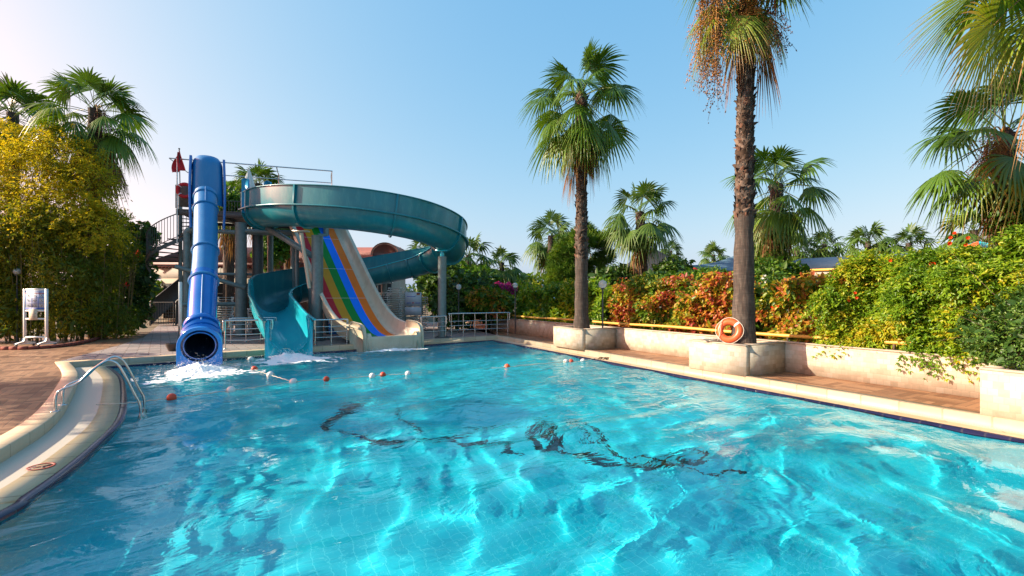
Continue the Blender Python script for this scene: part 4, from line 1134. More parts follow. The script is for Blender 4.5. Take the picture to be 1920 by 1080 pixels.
def limbs(t, base, targets, r0, rng, name='trunk', mat='wood', n=12):
    """tapered trunk whose limbs reach into the crown"""
    base = np.asarray(base, float); m = MB(); c = np.mean(targets, 0); fork = base + (c - base) * .38; fork[:2] = base[:2] + (c[:2] - base[:2]) * .2
    m.tube(spline([base, base + (fork - base) * .5 + rng.normal(0, .05, 3), fork], n), np.linspace(r0 * 1.25, r0 * .85, n), 10)
    for p in targets:
        p = np.asarray(p, float); mid = fork + (p - fork) * .5 + rng.normal(0, .12, 3) + ZV * .1
        m.tube(spline([fork, mid, p], n), np.linspace(r0 * .6, r0 * .1, n), 7)
        for _ in range(3):
            q2 = fork + (p - fork) * rng.uniform(.4, .9); e_ = q2 + rng.normal(0, .5, 3) + ZV * .3
            m.tube([q2, (q2 + e_) / 2 + rng.normal(0, .05, 3), e_], [r0 * .2, r0 * .13, r0 * .05], 5)
    return m.build(name, M[mat], t, True)

def bush(label, blobs, n, leaf, mat, seed, cat='shrub', name='shrub', mode='leaf', asp=.5, group=None, v=(.15, .6), base=None, trunk=.05, droop=.3, flowers=(), L=.35, k=4, lo=.7, lump=.22, core=True):
    rng = np.random.default_rng(seed)
    blobs = [(np.asarray(c, float), np.asarray(r, float) * np.ones(3)) for c, r in blobs]
    if base is None:
        base = np.mean([b[0] for b in blobs], 0); base = np.array([base[0], base[1], min(b[0][2] - b[1][2] for b in blobs) - .1]); base[2] = max(-.05, base[2] - .3)
    t = thing(name, label, cat, base, group)
    limbs(t, base, [b[0] for b in blobs], trunk, rng)
    P, N = pick(blobs, n, rng, lo, lump, seed)
    zc = (P[:, 2] - P[:, 2].min()) / max(.1, np.ptp(P[:, 2]))
    pv_ = fbm(P[:, 0] * 1.1 + 50, P[:, 2] * 1.3 + P[:, 1] + 50, seed, 3)
    vv = v[0] + (v[1] - v[0]) * np.clip(.5 + 1.6 * (pv_ - .5) + rng.normal(0, .16, len(P)), 0, 1)
    m = MB()
    if mode == 'leaf': leaves(m, P, N, leaf * rng.uniform(.7, 1.25, len(P)), rng, vv, asp, droop=droop)
    else:
        A = unit(N * .8 + rng.normal(0, .5, P.shape) + ZV * .15)
        sprigs(m, P, A, unit(N + ZV * .7), L * rng.uniform(.7, 1.2, len(P)), k, leaf, rng, vv, asp, droop)
    if core:
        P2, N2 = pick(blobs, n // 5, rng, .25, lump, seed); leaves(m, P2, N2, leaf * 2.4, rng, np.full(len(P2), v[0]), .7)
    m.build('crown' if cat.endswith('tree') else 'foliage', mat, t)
    for p, c_, s_ in flowers:
        fl = MB(); p = np.asarray(p, float)
        for a in np.linspace(0, 2 * PI, 5, endpoint=False):
            leaves(fl, p[None], np.array([[0, -1.0, .2]]), np.array([s_]), rng, np.array([.5]), .9, axis=unit(np.array([[math.cos(a), -.35, math.sin(a)]])))
        fl.build('flower', M[c_], t)
    return t

# leaf colours
M['l_dark'] = leafmat('dark_shrub_leaf', [(0, (.03, .08, .015)), (.5, (.065, .15, .022)), (1, (.14, .24, .03))], .3, .4, .4)
M['l_mid'] = leafmat('green_shrub_leaf', [(0, (.045, .12, .012)), (.5, (.10, .22, .018)), (1, (.21, .33, .025))], .4)
M['l_pine'] = leafmat('pine_needles', [(0, (.05, .12, .015)), (.5, (.11, .23, .02)), (1, (.19, .30, .03))], .3, .6)
M['l_gold'] = leafmat('golden_leaf', [(0, (.12, .14, .010)), (.3, (.21, .235, .014)), (.65, (.39, .365, .018)), (1, (.58, .47, .022))], .5, .55, .2)
M['l_bamboo'] = leafmat('bamboo_leaf', [(0, (.07, .12, .012)), (.4, (.17, .22, .014)), (.75, (.34, .33, .018)), (1, (.55, .45, .025))], .45, .5)
M['l_vine'] = leafmat('trumpet_vine_leaf', [(0, (.05, .13, .010)), (.3, (.12, .25, .014)), (.6, (.21, .34, .016)), (.82, (.36, .39, .02)), (1, (.48, .37, .02))], .4, .4)
M['l_red'] = leafmat('creeper_leaf', [(0, (.04, .11, .010)), (.28, (.11, .21, .015)), (.5, (.36, .34, .025)), (.68, (.46, .22, .035)), (.84, (.42, .11, .04)), (1, (.28, .04, .035))], .4, .4)
M['f_orange'] = leafmat('orange_flower', [(0, (.62, .06, .01)), (1, (.7, .12, .02))], .3)
M['f_red'] = leafmat('red_flower', [(0, (.62, .01, .02)), (1, (.7, .02, .03))], .3)
M['f_pink'] = leafmat('magenta_flower', [(0, (.42, .02, .22)), (1, (.6, .05, .35))], .4)
M['f_white'] = leafmat('white_flower', [(0, (.75, .74, .66)), (1, (.8, .8, .72))], .2)

# --- the palms
palm('tall slim palm with many drooping fronds in the planter by the railing corner', (2.46, 16.1, .55), at(1090, 176, 16.1), 1.08, 11, 40, 15, .25, .16, 30, 1.18, boots=620, trunk_from=.30, skirt=1.5, dry=1.0, el_low=-78)
palm('tall thick palm with hanging orange fruit cut by the top of the frame', (5.52, 10.85, .55), at(1402, -62, 10.85), 1.0, 5, 18, 6, .25, .135, 34, 1.0, boots=1000, trunk_from=.34, lean=(-.02, 0), dry=.6, el_low=2, skirt=1.1,
     fruit=((188, 1.2, 1.75, 3, .45, 1), (205, 1.05, 2.0, 4, .35, .95), (172, .85, 1.7, 8, .1, .8), (262, .30, 1.6, 6, .6, 1), (240, .34, 1.3, 16, .5, 1), (310, .6, 1.5, 7, .0, .3), (205, 1.0, 2.3, 9, .0, .35)),
     extra=((-52, -28, .85, 1.0, .30, .3, .34, .25), (-35, -70, 1.25, .95, .6, .4, .42, .7), (215, -62, 1.3, .9, .8, -.3, .55, .9), (170, -50, 1.35, .95, .8, .3, .5, .8), (250, -80, 1.3, .9, .7, .2, .75, .9)))
palm('palm leaning in from the top right corner with big yellowing fans', (9.75, 8.3, .5), at(1985, -52, 8.1), 1.18, 23, 12, 2, .27, .19, 34, 1.15, boots=200, trunk_from=.5, dry=1.0, el_low=8,
     extra=((184, 2, 1.35, 1.45, .22, .3, .55, .9), (188, -28, 1.55, 1.45, .30, 1.25, .66, 1.0), (215, -30, .95, 1.35, .55, -.1, .50, .9), (250, -40, .8, 1.3, .6, .3, .45, .8)))
palm('palm with drooping green fans and dry fruit at the right edge', (13.0, 12.2, .3), at(1887, 250, 12.2), 1.05, 31, 27, 5, .22, .17, 28, 1.3, boots=160, trunk_from=.5, dry=.9, fruit=((200, .9, .7, 13, .3, .8), (215, .75, .8, 15, .3, .8)))
palm('palm with ivy wrapped trunk seen behind the trunk with the lifebuoy', at(1460, 545, 18), at(1455, 345, 18), 1.05, 41, 26, 6, .27, .22, 24, 1.25, boots=160, trunk_from=.2, dry=.5)
palm('full mid distance palm before the black pavilion', at(1206, 552, 25), at(1200, 398, 25), 1.12, 51, 28, 7, .30, .24, 20, 1.25, boots=140, trunk_from=.2, far=True)
palm('palm standing left of the slim planter palm trunk', at(1034, 556, 30), at(1034, 442, 30), 1.1, 61, 28, 6, .28, .24, 18, 1.2, far=True)
palm('small palm above the magenta flowers', at(941, 545, 38), at(941, 492, 38), 1.0, 71, 30, 4, .25, .2, 14, 1.0, far=True)
palm('palm half hidden behind the right end of the teal flume', at(878, 545, 34), at(879, 478, 34), 1.1, 81, 32, 5, .25, .2, 14, 1.1, far=True)
for k, (px_, py_, D, rb, lab) in enumerate(((1494, 466, 45, 1.15, 'distant palm right beside the ivy trunk palm'), (1546, 458, 45, 1.1, 'distant palm standing above the low blue roof'), (1628, 452, 38, 1.15, 'distant broad palm in the row above the green hedge'),
                                            (1704, 456, 36, 1.1, 'distant palm behind the tall shoots of the green hedge'), (1826, 432, 28, 1.15, 'distant palm just left of the ivy bush at the right edge'), (1338, 478, 60, 1.2, 'tiny distant palm above the blue canopy'),
                                            (1258, 470, 70, 1.2, 'tiny distant palm tip right of the black pavilion'), (789, 470, 50, 1.1, 'distant palm crown peeking over the teal flume'))):
    b_ = bpt(px_, D, 0); palm(lab, b_, at(px_, py_, D), rb, 90 + k, 30, 4, .25, .2, 13, 1.05, far=True, group='distant palms', boots=0)
palm('bushy palm with long brown skirt rising over the golden tree', bpt(178, 21, 0), at(178, 205, 21), 1.15, 33, 30, 34, .28, .24, 26, 1.35, skirt=1.6, dry=1.0, dead_el=(-75, -30), fruit=((-20, .8, 1.2, 23, 0, .2), (-40, .75, 1.4, 24, 0, .25)))
palm('palm cut by the left edge of the frame behind the golden tree', bpt(24, 24, 0), at(24, 212, 24), 1.25, 37, 32, 6, .28, .24, 22, 1.2, dry=.7)
palm('palm with brown skirted trunk behind the blue tube and the tower', bpt(428, 32, 0), at(430, 372, 32), 1.15, 43, 32, 16, .34, .36, 18, 1.1, skirt=3.0, dry=.6)
palm('palm seen above the teal flume start behind the parasol', bpt(484, 34, 0), at(484, 345, 34), 1.15, 47, 34, 8, .3, .3, 18, 1.15, skirt=2.0)
palm('palm with shaggy brown trunk between the slide posts', bpt(540, 31, 0), at(545, 418, 31), 1.0, 53, 22, 16, .33, .36, 16, 1.0, skirt=2.2)
palm('tall palm standing left of the frame beyond the deck', (-24, 8.6, 0), (-24, 8.6, 9.4), 1.15, 58, 26, 6, .26, .2, 20, 1.2)

# --- left side thicket
def B(px, py, D, r): return (at(px, py, D), r)
bush('tall golden yellow feathery tree left of the slides', [B(60, 330, 19.4, (1.5, 1.1, 1.3)), B(125, 300, 19.6, (1.15, 1.0, .95)), B(165, 345, 19.4, (1.0, .9, 1.0)), B(20, 265, 20, (1.0, .9, .8)), B(20, 410, 19.0, (1.3, 1.1, 1.2)), B(110, 400, 18.8, (1.5, 1.1, 1.2)), B(185, 425, 19.0, (.9, .9, 1.0)), B(95, 258, 19.8, (.45, .45, .55)), B(-60, 330, 19.4, (1.4, 1.1, 1.6))],
     5200, .115, M['l_gold'], 101, 'tree', 'golden_tree', 'sprig', .42, v=(.3, 1.0), base=bpt(95, 19.6, 0), trunk=.15, L=.42, k=4, lo=.45, lump=.35, core=False)
for k, (px_, D, h, w, lab, vv) in enumerate(((-40, 18.4, 5.0, 1.5, 'yellowish bamboo clump at the left frame edge by the lamp globe', (.4, 1.0)), (45, 18.6, 5.2, 1.35, 'bamboo clump right behind the white exercise board', (.32, .95)), (118, 18.9, 5.4, 1.4, 'tall bamboo clump just right of the exercise board', (.25, .85)),
                                            (176, 19.8, 5.6, 1.3, 'dark bamboo clump with bare canes beside the brick edging', (.15, .7)), (216, 21.8, 6.0, 1.3, 'dark bamboo clump nearest the paved path', (.1, .6)))):
    c = bpt(px_, D, 0); rng = np.random.default_rng(200 + k)
    t = thing('bamboo_clump', lab, 'bamboo', c, 'bamboo thicket')
    m = MB()
    for i in range(26):
        a = rng.uniform(0, 2 * PI); r_b = rng.uniform(.1, w * .7); b_ = c + np.array([math.cos(a) * r_b, math.sin(a) * r_b * .7, 0]); tp_ = b_ + np.array([math.cos(a) * .6, math.sin(a) * .5, 0]) * rng.uniform(.3, 1.3) + ZV * h * rng.uniform(.7, 1.05)
        m.tube(spline([b_, b_ + (tp_ - b_) * .5 + ZV * .3, tp_], 8), np.linspace(.022, .006, 8), 5)
    m.build('canes', M['cane'], t, True)
    bl = [(c + np.array([rng.uniform(-w, w) * .6, rng.uniform(-.5, .4), z]), np.array([w * rng.uniform(.55, .85), w * .6, rng.uniform(.6, .95)])) for z in np.linspace(.75, h - .5, 7)]
    P_, N_ = pick(bl, 11500, rng, .5, .45, 300 + k)
    P_ = P_[P_[:, 2] > .12]; N_ = N_[:len(P_)]
    pv_ = fbm(P_[:, 0] * 1.4 + 70, P_[:, 2] * 1.2 + 70, 11 + k, 3)
    v_ = vv[0] + (vv[1] - vv[0]) * np.clip(.45 + 1.7 * (pv_ - .5) + rng.normal(0, .15, len(P_)), 0, 1)
    m = MB(); leaves(m, P_, N_, rng.uniform(.09, .16, len(P_)), rng, v_, .24, .7, .75, .25)
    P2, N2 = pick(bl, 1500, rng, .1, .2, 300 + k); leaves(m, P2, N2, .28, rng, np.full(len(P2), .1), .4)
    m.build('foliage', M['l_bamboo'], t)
bush('dark hibiscus shrub with two red flowers beside the stair gate', [B(245, 520, 23.5, (1.2, .9, 1.1)), B(250, 470, 24, (1.0, .9, .9)), B(262, 440, 24.5, (.8, .8, .6)), B(240, 580, 23, (1.0, .8, .9))], 5200, .17, M['l_dark'], 120, v=(.0, .8), flowers=((at(258, 475, 22.9), 'f_red', .22), (at(237, 535, 22.3), 'f_red', .2)), base=bpt(246, 23.6, 0))
bush('small sunlit shrub behind the railing left of the stair gate', [B(265, 560, 33, (1.5, 1, 1.2)), B(285, 545, 34, (.8, .8, .8))], 1800, .22, M['l_vine'], 121, v=(.3, .95))
bush('slender tree standing left of the frame by the deck', [((-16.5, 8.4, 4.6), (1.2, .7, .7)), ((-15.6, 7.2, 3.8), (1.0, .6, .6)), ((-17.0, 6.6, 5.1), (1.1, .7, .6))], 480, .2, M['l_mid'], 130, 'tree', 'shade_tree', base=(-16.4, 7.4, 0), trunk=.11, core=False, lo=.35)
bush('thin tree standing left of the frame near the brick edging', [((-19.0, 13.2, 3.6), (1.0, .5, .6)), ((-18.2, 14.1, 2.8), (.9, .5, .5))], 420, .2, M['l_mid'], 132, 'tree', 'shade_tree', base=(-18.8, 13.7, 0), trunk=.09, core=False, lo=.35)
bush('round shrub standing left of the frame by the deck', [((-16.5, 3.2, 1.5), (1.1, .6, .8)), ((-16.8, 4.8, 1.6), (1.0, .5, .8))], 1300, .17, M['l_dark'], 131, base=(-16.6, 3.8, 0))

# --- right hedge along the wall
def hedge(label, pxa, pxb, prof, vf, th, n, kind, mat, seed, vr, hang=.25, leaf=.1, red=0.0, flowers=0, name='vine_hedge'):
    """leafy wall between photo columns, height profile prof[(u fraction, z)]"""
    rng = np.random.default_rng(seed)
    ub, ua = uof(pxa, vf), uof(pxb, vf)
    t = thing(name, label, 'hedge', uv((ua + ub) / 2, vf + th / 2, .6), 'flowering hedge behind the garden wall')
    m = MB()
    for _ in range(14):
        u = rng.uniform(ua, ub); p = uv(u, vf + rng.uniform(.2, th * .7), .58); H = np.interp((ub - u) / (ub - ua), prof[0], prof[1])
        m.tube(spline([p, p + U * rng.normal(0, .3) + ZV * (H - .6) * .5, p + U * rng.normal(0, .5) - V * rng.uniform(0, .2) + ZV * (H - .7)], 10), np.linspace(.022, .006, 10), 5)
    m.build('stems', M['wood'], t, True)
    u = rng.uniform(ua, ub, n); fr = (ub - u) / (ub - ua); H = np.interp(fr, prof[0], prof[1]); H = H + .40 * (fbm(u * 1.6 + 40, u * 0 + seed, seed, 3) - .5) * 2
    face = rng.random(n); z = .62 - hang * rng.random(n) ** 2 + (H - .6) * rng.random(n) ** .9
    bump = 1.0 * (fbm(u * 1.25 + 30, z * 1.35 + 30, seed + 5, 4) - .5) * 2.0 + .05
    bump = np.where(z < 1.5, np.maximum(bump, -.05 - .12 * rng.random(n)), bump)
    v_ = vf + bump + .28 * np.clip((z - .6) / np.maximum(H - .6, .2), 0, 1) ** 3 + rng.exponential(.10, n) - .1
    top = face > .78
    v_ = np.where(top, vf + th * rng.random(n), v_); z = np.where(top, H + .12 * (fbm(u * 3, v_ * 3, seed, 2) - .5) * 2 - rng.exponential(.08, n), z)
    ins = rng.random(n) < .06; v_ = np.where(ins, v_ + .3, v_)
    v_ = np.where(z < .74, np.minimum(v_, vf - .02 - .1 * rng.random(n)), v_)
    endf = np.minimum(fr, 1 - fr); keep = rng.random(n) < np.clip(endf / .03, .2, 1); u, z, v_, top = u[keep], z[keep], v_[keep], top[keep]; n = len(u)
    P_ = U * u[:, None] + V * v_[:, None] + ZV * z[:, None]
    N_ = unit(np.where(top[:, None], ZV * 1.0 - V * .3, -V * 1.0 + ZV * .3) + rng.normal(0, .35, (n, 3)))
    pn = fbm(u * 1.5 + 20, z * 1.8 + v_ * .5 + 20, seed + 9, 4)
    val = vr[0] + (vr[1] - vr[0]) * np.clip(.5 + 1.6 * (pn - .5) + rng.normal(0, .23, n) , 0, 1)
    m = MB()
    if kind == 'leaf': leaves(m, P_, N_, leaf * rng.uniform(.6, 1.35, n), rng, val, .62, .7, .55, .3)
    else:
        A = unit(N_ * .7 + rng.normal(0, .55, (n, 3)) - ZV * .1)
        sprigs(m, P_, A, unit(N_ + ZV * .6), .26 * rng.uniform(.7, 1.2, n), 4, leaf, rng, val, .44, .45)
    nb = n // 4; uu_ = rng.uniform(ua, ub, nb); HH = np.interp((ub - uu_) / (ub - ua), prof[0], prof[1])
    P2 = U * uu_[:, None] + V * (vf + rng.uniform(.35, th, nb))[:, None] + ZV * (.6 + (HH - .75) * rng.random(nb))[:, None]
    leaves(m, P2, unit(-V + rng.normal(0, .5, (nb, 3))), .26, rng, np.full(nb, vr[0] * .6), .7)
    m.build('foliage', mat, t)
    # trailing shoots over the wall and above the top
    for _ in range(int(6 + (ub - ua) * 1.6)):
        sv = MB(); u0 = rng.uniform(ua, ub); up_ = rng.random() < .55
        if up_:
            H0 = np.interp((ub - u0) / (ub - ua), prof[0], prof[1]); p0 = uv(u0, vf + rng.uniform(.1, th * .6), H0 - .15); ln_ = rng.uniform(.2, .5); C_ = np.array([p0 + U * ln_ * .5 * f * f * rng.choice([-1, 1]) - V * .15 * f + ZV * ln_ * (f - .3 * f * f) for f in np.linspace(0, 1, 8)])
        else:
            p0 = uv(u0, vf - .18, .74); ln_ = rng.uniform(.12, .5); C_ = np.array([p0 + U * .06 * math.sin(f * 5 + u0) - V * .03 - ZV * ln_ * f for f in np.linspace(0, 1, 8)])
        sv.tube(C_, .004, 4, cap=False, a=.1)
        k_ = rng.integers(0, 8, 12); leaves(sv, C_[k_] + rng.normal(0, .012, (12, 3)), unit(np.tile(-V, (12, 1)) + rng.normal(0, .5, (12, 3))), leaf * rng.uniform(.5, .9, 12), rng, rng.uniform(vr[0], vr[1], 12), .5)
        sv.build('trailing_shoot', mat, t)
    if flowers:
        for _ in range(flowers):
            u0 = rng.uniform(ua, ub); H0 = np.interp((ub - u0) / (ub - ua), prof[0], prof[1]); p = uv(u0, vf - .12 + .2 * rng.random(), rng.uniform(1.4, H0 + .25)); fm = MB()
            for k in range(3):
                q2 = p + rng.normal(0, .07, 3); d = unit(-V + U * rng.normal(0, .6) + ZV * rng.normal(0, .4)); 
                fm.lathe([(.006, 0), (.010, .05), (.032, .075)], q2, 8, d)
            fm.build('flower', M['f_orange'], t)
    return t
hedge('green and yellow vine hedge between the long railing and the slim palm', 957, 1075, ([0, .2, .6, 1], [2.5, 2.35, 2.4, 2.5]), 11.75, 1.6, 5200, 'leaf', M['l_vine'], 401, (.05, .95), .35, .17)
hedge('dark green and yellow vine hedge right behind the slim palm trunk', 1078, 1140, ([0, 1], [2.4, 2.3]), 11.8, 1.5, 3000, 'leaf', M['l_vine'], 402, (.0, .7), .1, .15)
hedge('red and orange creeper hedge left of the lifebuoy palm', 1136, 1408, ([0, .25, .6, 1], [2.35, 2.45, 2.25, 2.2]), 11.75, 1.5, 11500, 'leaf', M['l_red'], 403, (.15, .98), .0, .13)
hedge('mixed red yellow and green creeper hedge right of the lifebuoy palm', 1418, 1590, ([0, .3, .7, 1], [2.2, 2.35, 2.3, 2.4]), 11.75, 1.4, 6500, 'leaf', M['l_red'], 404, (.05, .88), .1, .13, flowers=2)
hedge('big green trumpet vine hedge overhanging the sunny wall', 1545, 1735, ([0, .15, .5, .8, 1], [2.15, 2.4, 2.4, 2.55, 2.7]), 11.68, 1.6, 5400, 'sprig', M['l_vine'], 405, (.15, .9), .10, .088, flowers=3)
hedge('yellowing trumpet vine hedge with orange flowers near the right edge', 1712, 1990, ([0, .2, .5, 1], [2.7, 2.85, 2.75, 2.9]), 11.6, 1.5, 6200, 'sprig', M['l_vine'], 406, (.15, .92), .22, .088, flowers=9)
bush('dark green bush filling the planter at the right edge', [(uv(2.35, 10.45, 1.15), (.5, .5, .5)), (uv(1.9, 10.4, 1.45), (.55, .5, .55)), (uv(2.2, 10.85, 1.5), (.5, .5, .5)), (uv(2.8, 10.85, 1.15), (.38, .38, .42))], 9500, .052, M['l_dark'], 410, v=(.1, .95), base=uv(2.1, 10.5, .6), trunk=.03, lump=.3)
bush('ivy covered dark shrub under the right edge palm', [B(1905, 400, 12.0, (.55, .6, .55)), B(1925, 440, 12.0, (.8, .6, .8))], 3000, .10, M['l_mid'], 411, v=(0, .6), base=bpt(1912, 12, .6))
bush('ivy clinging to the trunk of the palm behind the lifebuoy palm', [B(1466, 440, 17.7, (.34, .3, .5)), B(1458, 490, 17.7, (.42, .35, .55)), B(1472, 400, 17.8, (.24, .24, .4))], 1700, .11, M['l_mid'], 412, 'vine', 'ivy', v=(0, .55), base=bpt(1462, 17.7, .6), core=False)

# --- background shrubs and trees
bg = [('dark tall shrub behind the white stacked sunbeds', [B(832, 540, 27, (1.4, 1.2, 1.5)), B(812, 510, 28, (.9, .9, .8))], 3600, .2, 'l_dark', (.1, .9)),
      ('dark broad shrub behind the far corner railing', [B(885, 555, 25, (1.5, 1.2, 1.3)), B(850, 575, 24.6, (1.2, 1, 1.1)), B(925, 575, 25, (1.0, 1, 1.0))], 4200, .17, 'l_dark', (.0, .8)),
      ('leafy green shrub left of the magenta flowers', [B(900, 530, 29, (1.3, 1, .9)), B(865, 520, 30, (1.1, 1, .9))], 2600, .2, 'l_mid', (.1, .9)),
      ('red tinged creeper mound behind the far railing', [B(905, 560, 23.6, (.9, .6, .6)), B(938, 572, 23.4, (.7, .5, .7))], 2200, .15, 'l_red', (.1, .9)),
      ('dark rounded bush left of the full mid palm', [B(1160, 525, 25.5, (1.0, 1, .8)), B(1140, 530, 25, (.9, .9, .7))], 2400, .18, 'l_dark', (.1, .8)),
      ('dark rounded bush right of the full mid palm', [B(1262, 515, 24, (1.0, 1, .85)), B(1240, 535, 23, (1.1, 1, .6))], 3200, .18, 'l_dark', (.15, .9)),
      ('low green bush before the black pavilion', [B(1290, 532, 20, (1.3, .9, .55)), B(1330, 525, 21, (.9, .9, .6)), B(1245, 540, 20, (.9, .8, .5))], 2800, .13, 'l_mid', (.1, .8)),
      ('green leafy tree behind the lifebuoy palm trunk', [B(1430, 475, 21, (.75, .8, .8)), B(1425, 515, 20.5, (.9, .8, .7))], 2800, .16, 'l_mid', (.0, .8)),
      ('green shrub with white flowers beside the ivy trunk palm', [B(1440, 515, 15.5, (.6, .6, .5)), B(1480, 520, 15.5, (.7, .5, .5))], 1700, .12, 'l_mid', (.1, .9)),
      ('green tree seen between the slide posts', [B(515, 440, 29.5, (1.1, 1, 1.5)), B(505, 475, 29, (.9, .9, .9)), B(585, 455, 30, (.9, .9, 1.1))], 3400, .2, 'l_mid', (.2, 1.0)),
      ('green tree behind the tower railing', [B(435, 385, 29, (.9, .9, .9)), B(415, 365, 30, (.8, .8, .7))], 2200, .2, 'l_mid', (.1, .8)),
      ('pale green bush far behind the small palm', [B(985, 535, 40, (2.4, 1.5, 1.0)), B(955, 530, 42, (1.6, 1.3, .9))], 2200, .24, 'l_mid', (.2, 1.0))]
for k, (lab, bl, n, lf, mt, vv) in enumerate(bg):
    c = np.mean([b[0] for b in bl], 0); fl = ()
    if 'white flowers' in lab: fl = [(at(px_, py_, 14.9), 'f_white', .12) for px_, py_ in ((1432, 520), (1436, 528), (1424, 535))]
    bush(lab, bl, n, lf, M[mt], 500 + k, v=vv, base=(c[0], c[1], -.05), group='shrubs behind the pool garden', flowers=fl)
def pine(label, bl, n, seed):
    rng = np.random.default_rng(seed); c = np.mean([b[0] for b in bl], 0); base = np.array([c[0], c[1], -.05])
    t = thing('pine_tree', label, 'pine tree', base); limbs(t, base, [b[0] for b in bl], .12, rng)
    P_, N_ = pick(bl, n, rng, .4, .35, seed); m = MB(); pv_ = fbm(P_[:, 0] * 1.3 + 60, P_[:, 2] * 1.3 + 60, seed, 3)
    val = np.clip(.5 + 1.8 * (pv_ - .5) + rng.normal(0, .15, len(P_)), 0, 1)
    for k in range(6): leaves(m, P_, N_, rng.uniform(.22, .36, len(P_)), rng, val, .07, .55, -.35, .1)
    m.build('crown', M['l_pine'], t)
pine('bright green pine behind the slim palm trunk', [B(1062, 485, 27, (1.0, .9, 1.2)), B(1085, 455, 27, (.8, .8, .8)), B(1050, 520, 26.6, (.8, .8, .8))], 2600, 601)
pine('open crowned pine right of the slim palm trunk', [B(1125, 452, 28, (.8, .7, .5)), B(1100, 440, 28.5, (.6, .6, .5)), B(1135, 480, 28, (.6, .6, .4)), B(1112, 505, 28, (.7, .7, .6))], 1500, 602)
t = thing('bougainvillea', 'magenta bougainvillea bush peeking over the hedge', 'shrub', bpt(952, 25, .5))
rng = np.random.default_rng(610); bl = [B(950, 541, 25, (.5, .35, .27)), B(936, 536, 25.4, (.3, .3, .2))]
P_, N_ = pick(bl, 1000, rng, .5, .4, 610); m = MB(); leaves(m, P_, N_, .12, rng, rng.random(len(P_)), .7); m.build('flower', M['f_pink'], t)
P_, N_ = pick(bl, 900, rng, .3, .3, 611); m = MB(); leaves(m, P_ - ZV * .1, N_, .13, rng, rng.random(len(P_)), .5); m.build('foliage', M['l_mid'], t)
limbs(t, bpt(952, 25, -.05), [b[0] for b in bl], .03, rng)
# far off green belt behind everything: one mass
rng = np.random.default_rng(620); m = MB()
n = 9000; X_ = rng.uniform(-95, 110, n); Y_ = 62 + rng.uniform(0, 10, n) + .002 * X_ ** 2; Hh = 2.6 + 1.6 * fbm(X_ * .12 + 40, X_ * 0 + 3, 5, 3)
P_ = np.column_stack([X_, Y_, Hh * rng.random(n) ** .7]); leaves(m, P_, unit(np.column_stack([rng.normal(0, .4, n), -np.ones(n), np.full(n, .5)])), .75, rng, rng.random(n), .7)
tag(m.build('far_greenery', M['l_dark']), 'far belt of dark green growth along the horizon behind the garden', 'greenery', kind='stuff')

# ------------------------------------------------------------------ small things
# pool ladder at the left
lt = thing('pool_ladder', 'stainless steel pool ladder arching over the curved left edge', 'pool ladder', gnd(118, 768))
def dk(px, py): return gnd(px, py, 0.012)
def wtr(px, py, z=WATER_Z): return gnd(px, py, z)
for fa_, fb_, lab in ((dk(104, 771), wtr(264, 776), 0), (dk(118, 759), wtr(271, 762), 1)):
    a, b_ = fa_, fb_
    d = b_ - a; d[2] = 0; L = np.linalg.norm(d); d = d / L
    cpts = [a, a + ZV * .20, a + ZV * .32 + d * .05, a + d * .26 + ZV * .42, a + d * L * .40 + ZV * .60, a + d * L * .56 + ZV * .73, a + d * L * .66 + ZV * .72, a + d * L * .76 + ZV * .58, a + d * L * .93 + ZV * .12, a + d * (L - .02) + ZV * -.02, a + d * L + ZV * -.2, a + d * L + ZV * -.62]
    m = MB(); m.tube(spline(cpts, 70), .0185, 12); m.build('handrail', M['steel'], lt, True)
    m = MB(); m.lathe([(.0, .014), (.03, .014), (.062, .006), (.062, 0)], a, 20); m.build('flange', M['steel'], lt, True)
    if lab == 0: e0 = a + d * L
    else: e1 = a + d * L
for z in (-.40, -.60): 
    m = MB(); m.box((e0 + e1) / 2 + ZV * z, (np.linalg.norm(e1 - e0), .08, .03), (unit(e1 - e0), np.cross(ZV, unit(e1 - e0)), ZV)); m.build('step', M['steel'], lt)

# exercise board
bc = gnd(67, 650); bc[2] = 0
bt = thing('exercise_board', 'white wheeled board with exercise pictograms standing before the bamboo', 'sign board', bc)
bx = np.array([1.0, .0, 0]); by = np.array([0, 1.0, 0])
def bp_(a, z, d=0): return bc + bx * a + by * d + ZV * z
wd = .40
for s_ in (-1, 1):
    m = MB(); m.box(bp_(s_ * wd, 1.16), (.075, .06, 1.92)); m.build('post', M['white'], bt)
    m = MB(); m.prism([bp_(s_ * wd - .05, .10, -.33), bp_(s_ * wd - .05, .14, -.33), bp_(s_ * wd - .05, .20, -.08), bp_(s_ * wd - .05, .32, -.04), bp_(s_ * wd - .05, .32, .04), bp_(s_ * wd - .05, .20, .08), bp_(s_ * wd - .05, .14, .33), bp_(s_ * wd - .05, .10, .33)], bx * .10); f_ = m.build('foot', M['white'], bt)
    m = MB()
    for d in (-.3, .3): m.lathe([(.0, -.02), (.05, -.02), (.05, .02), (0, .02)], bp_(s_ * wd, .052, d), 14, bx)
    m.build('caster', M['dgrey'], f_, True, 40)
for z in (.35, 1.02, 1.32, 2.10): m = MB(); m.box(bp_(0, z), (2 * wd - .075, .05, .06)); m.build('crossbar', M['white'], bt)
m = MB(); m.box(bp_(0, 1.715, -.012), (2 * wd - .08, .02, .71)); pn = m.build('poster', surf('printed_pale_blue', (.40, .45, .56), (.36, .41, .52), 3, .5), bt)
M['print_blue'] = surf('printed_blue', (.03, .10, .42), (.035, .12, .46), 5, .5); M['print_red'] = surf('printed_red', (.55, .10, .14), (.5, .1, .12), 5, .5); M['ink'] = surf('printed_ink', (.03, .03, .05), (.05, .05, .07), 5, .6)
m = MB(); y_ = -.026
for x in (-.118, .118): m.box(bp_(x, 1.69, y_), (.02, .006, .58))
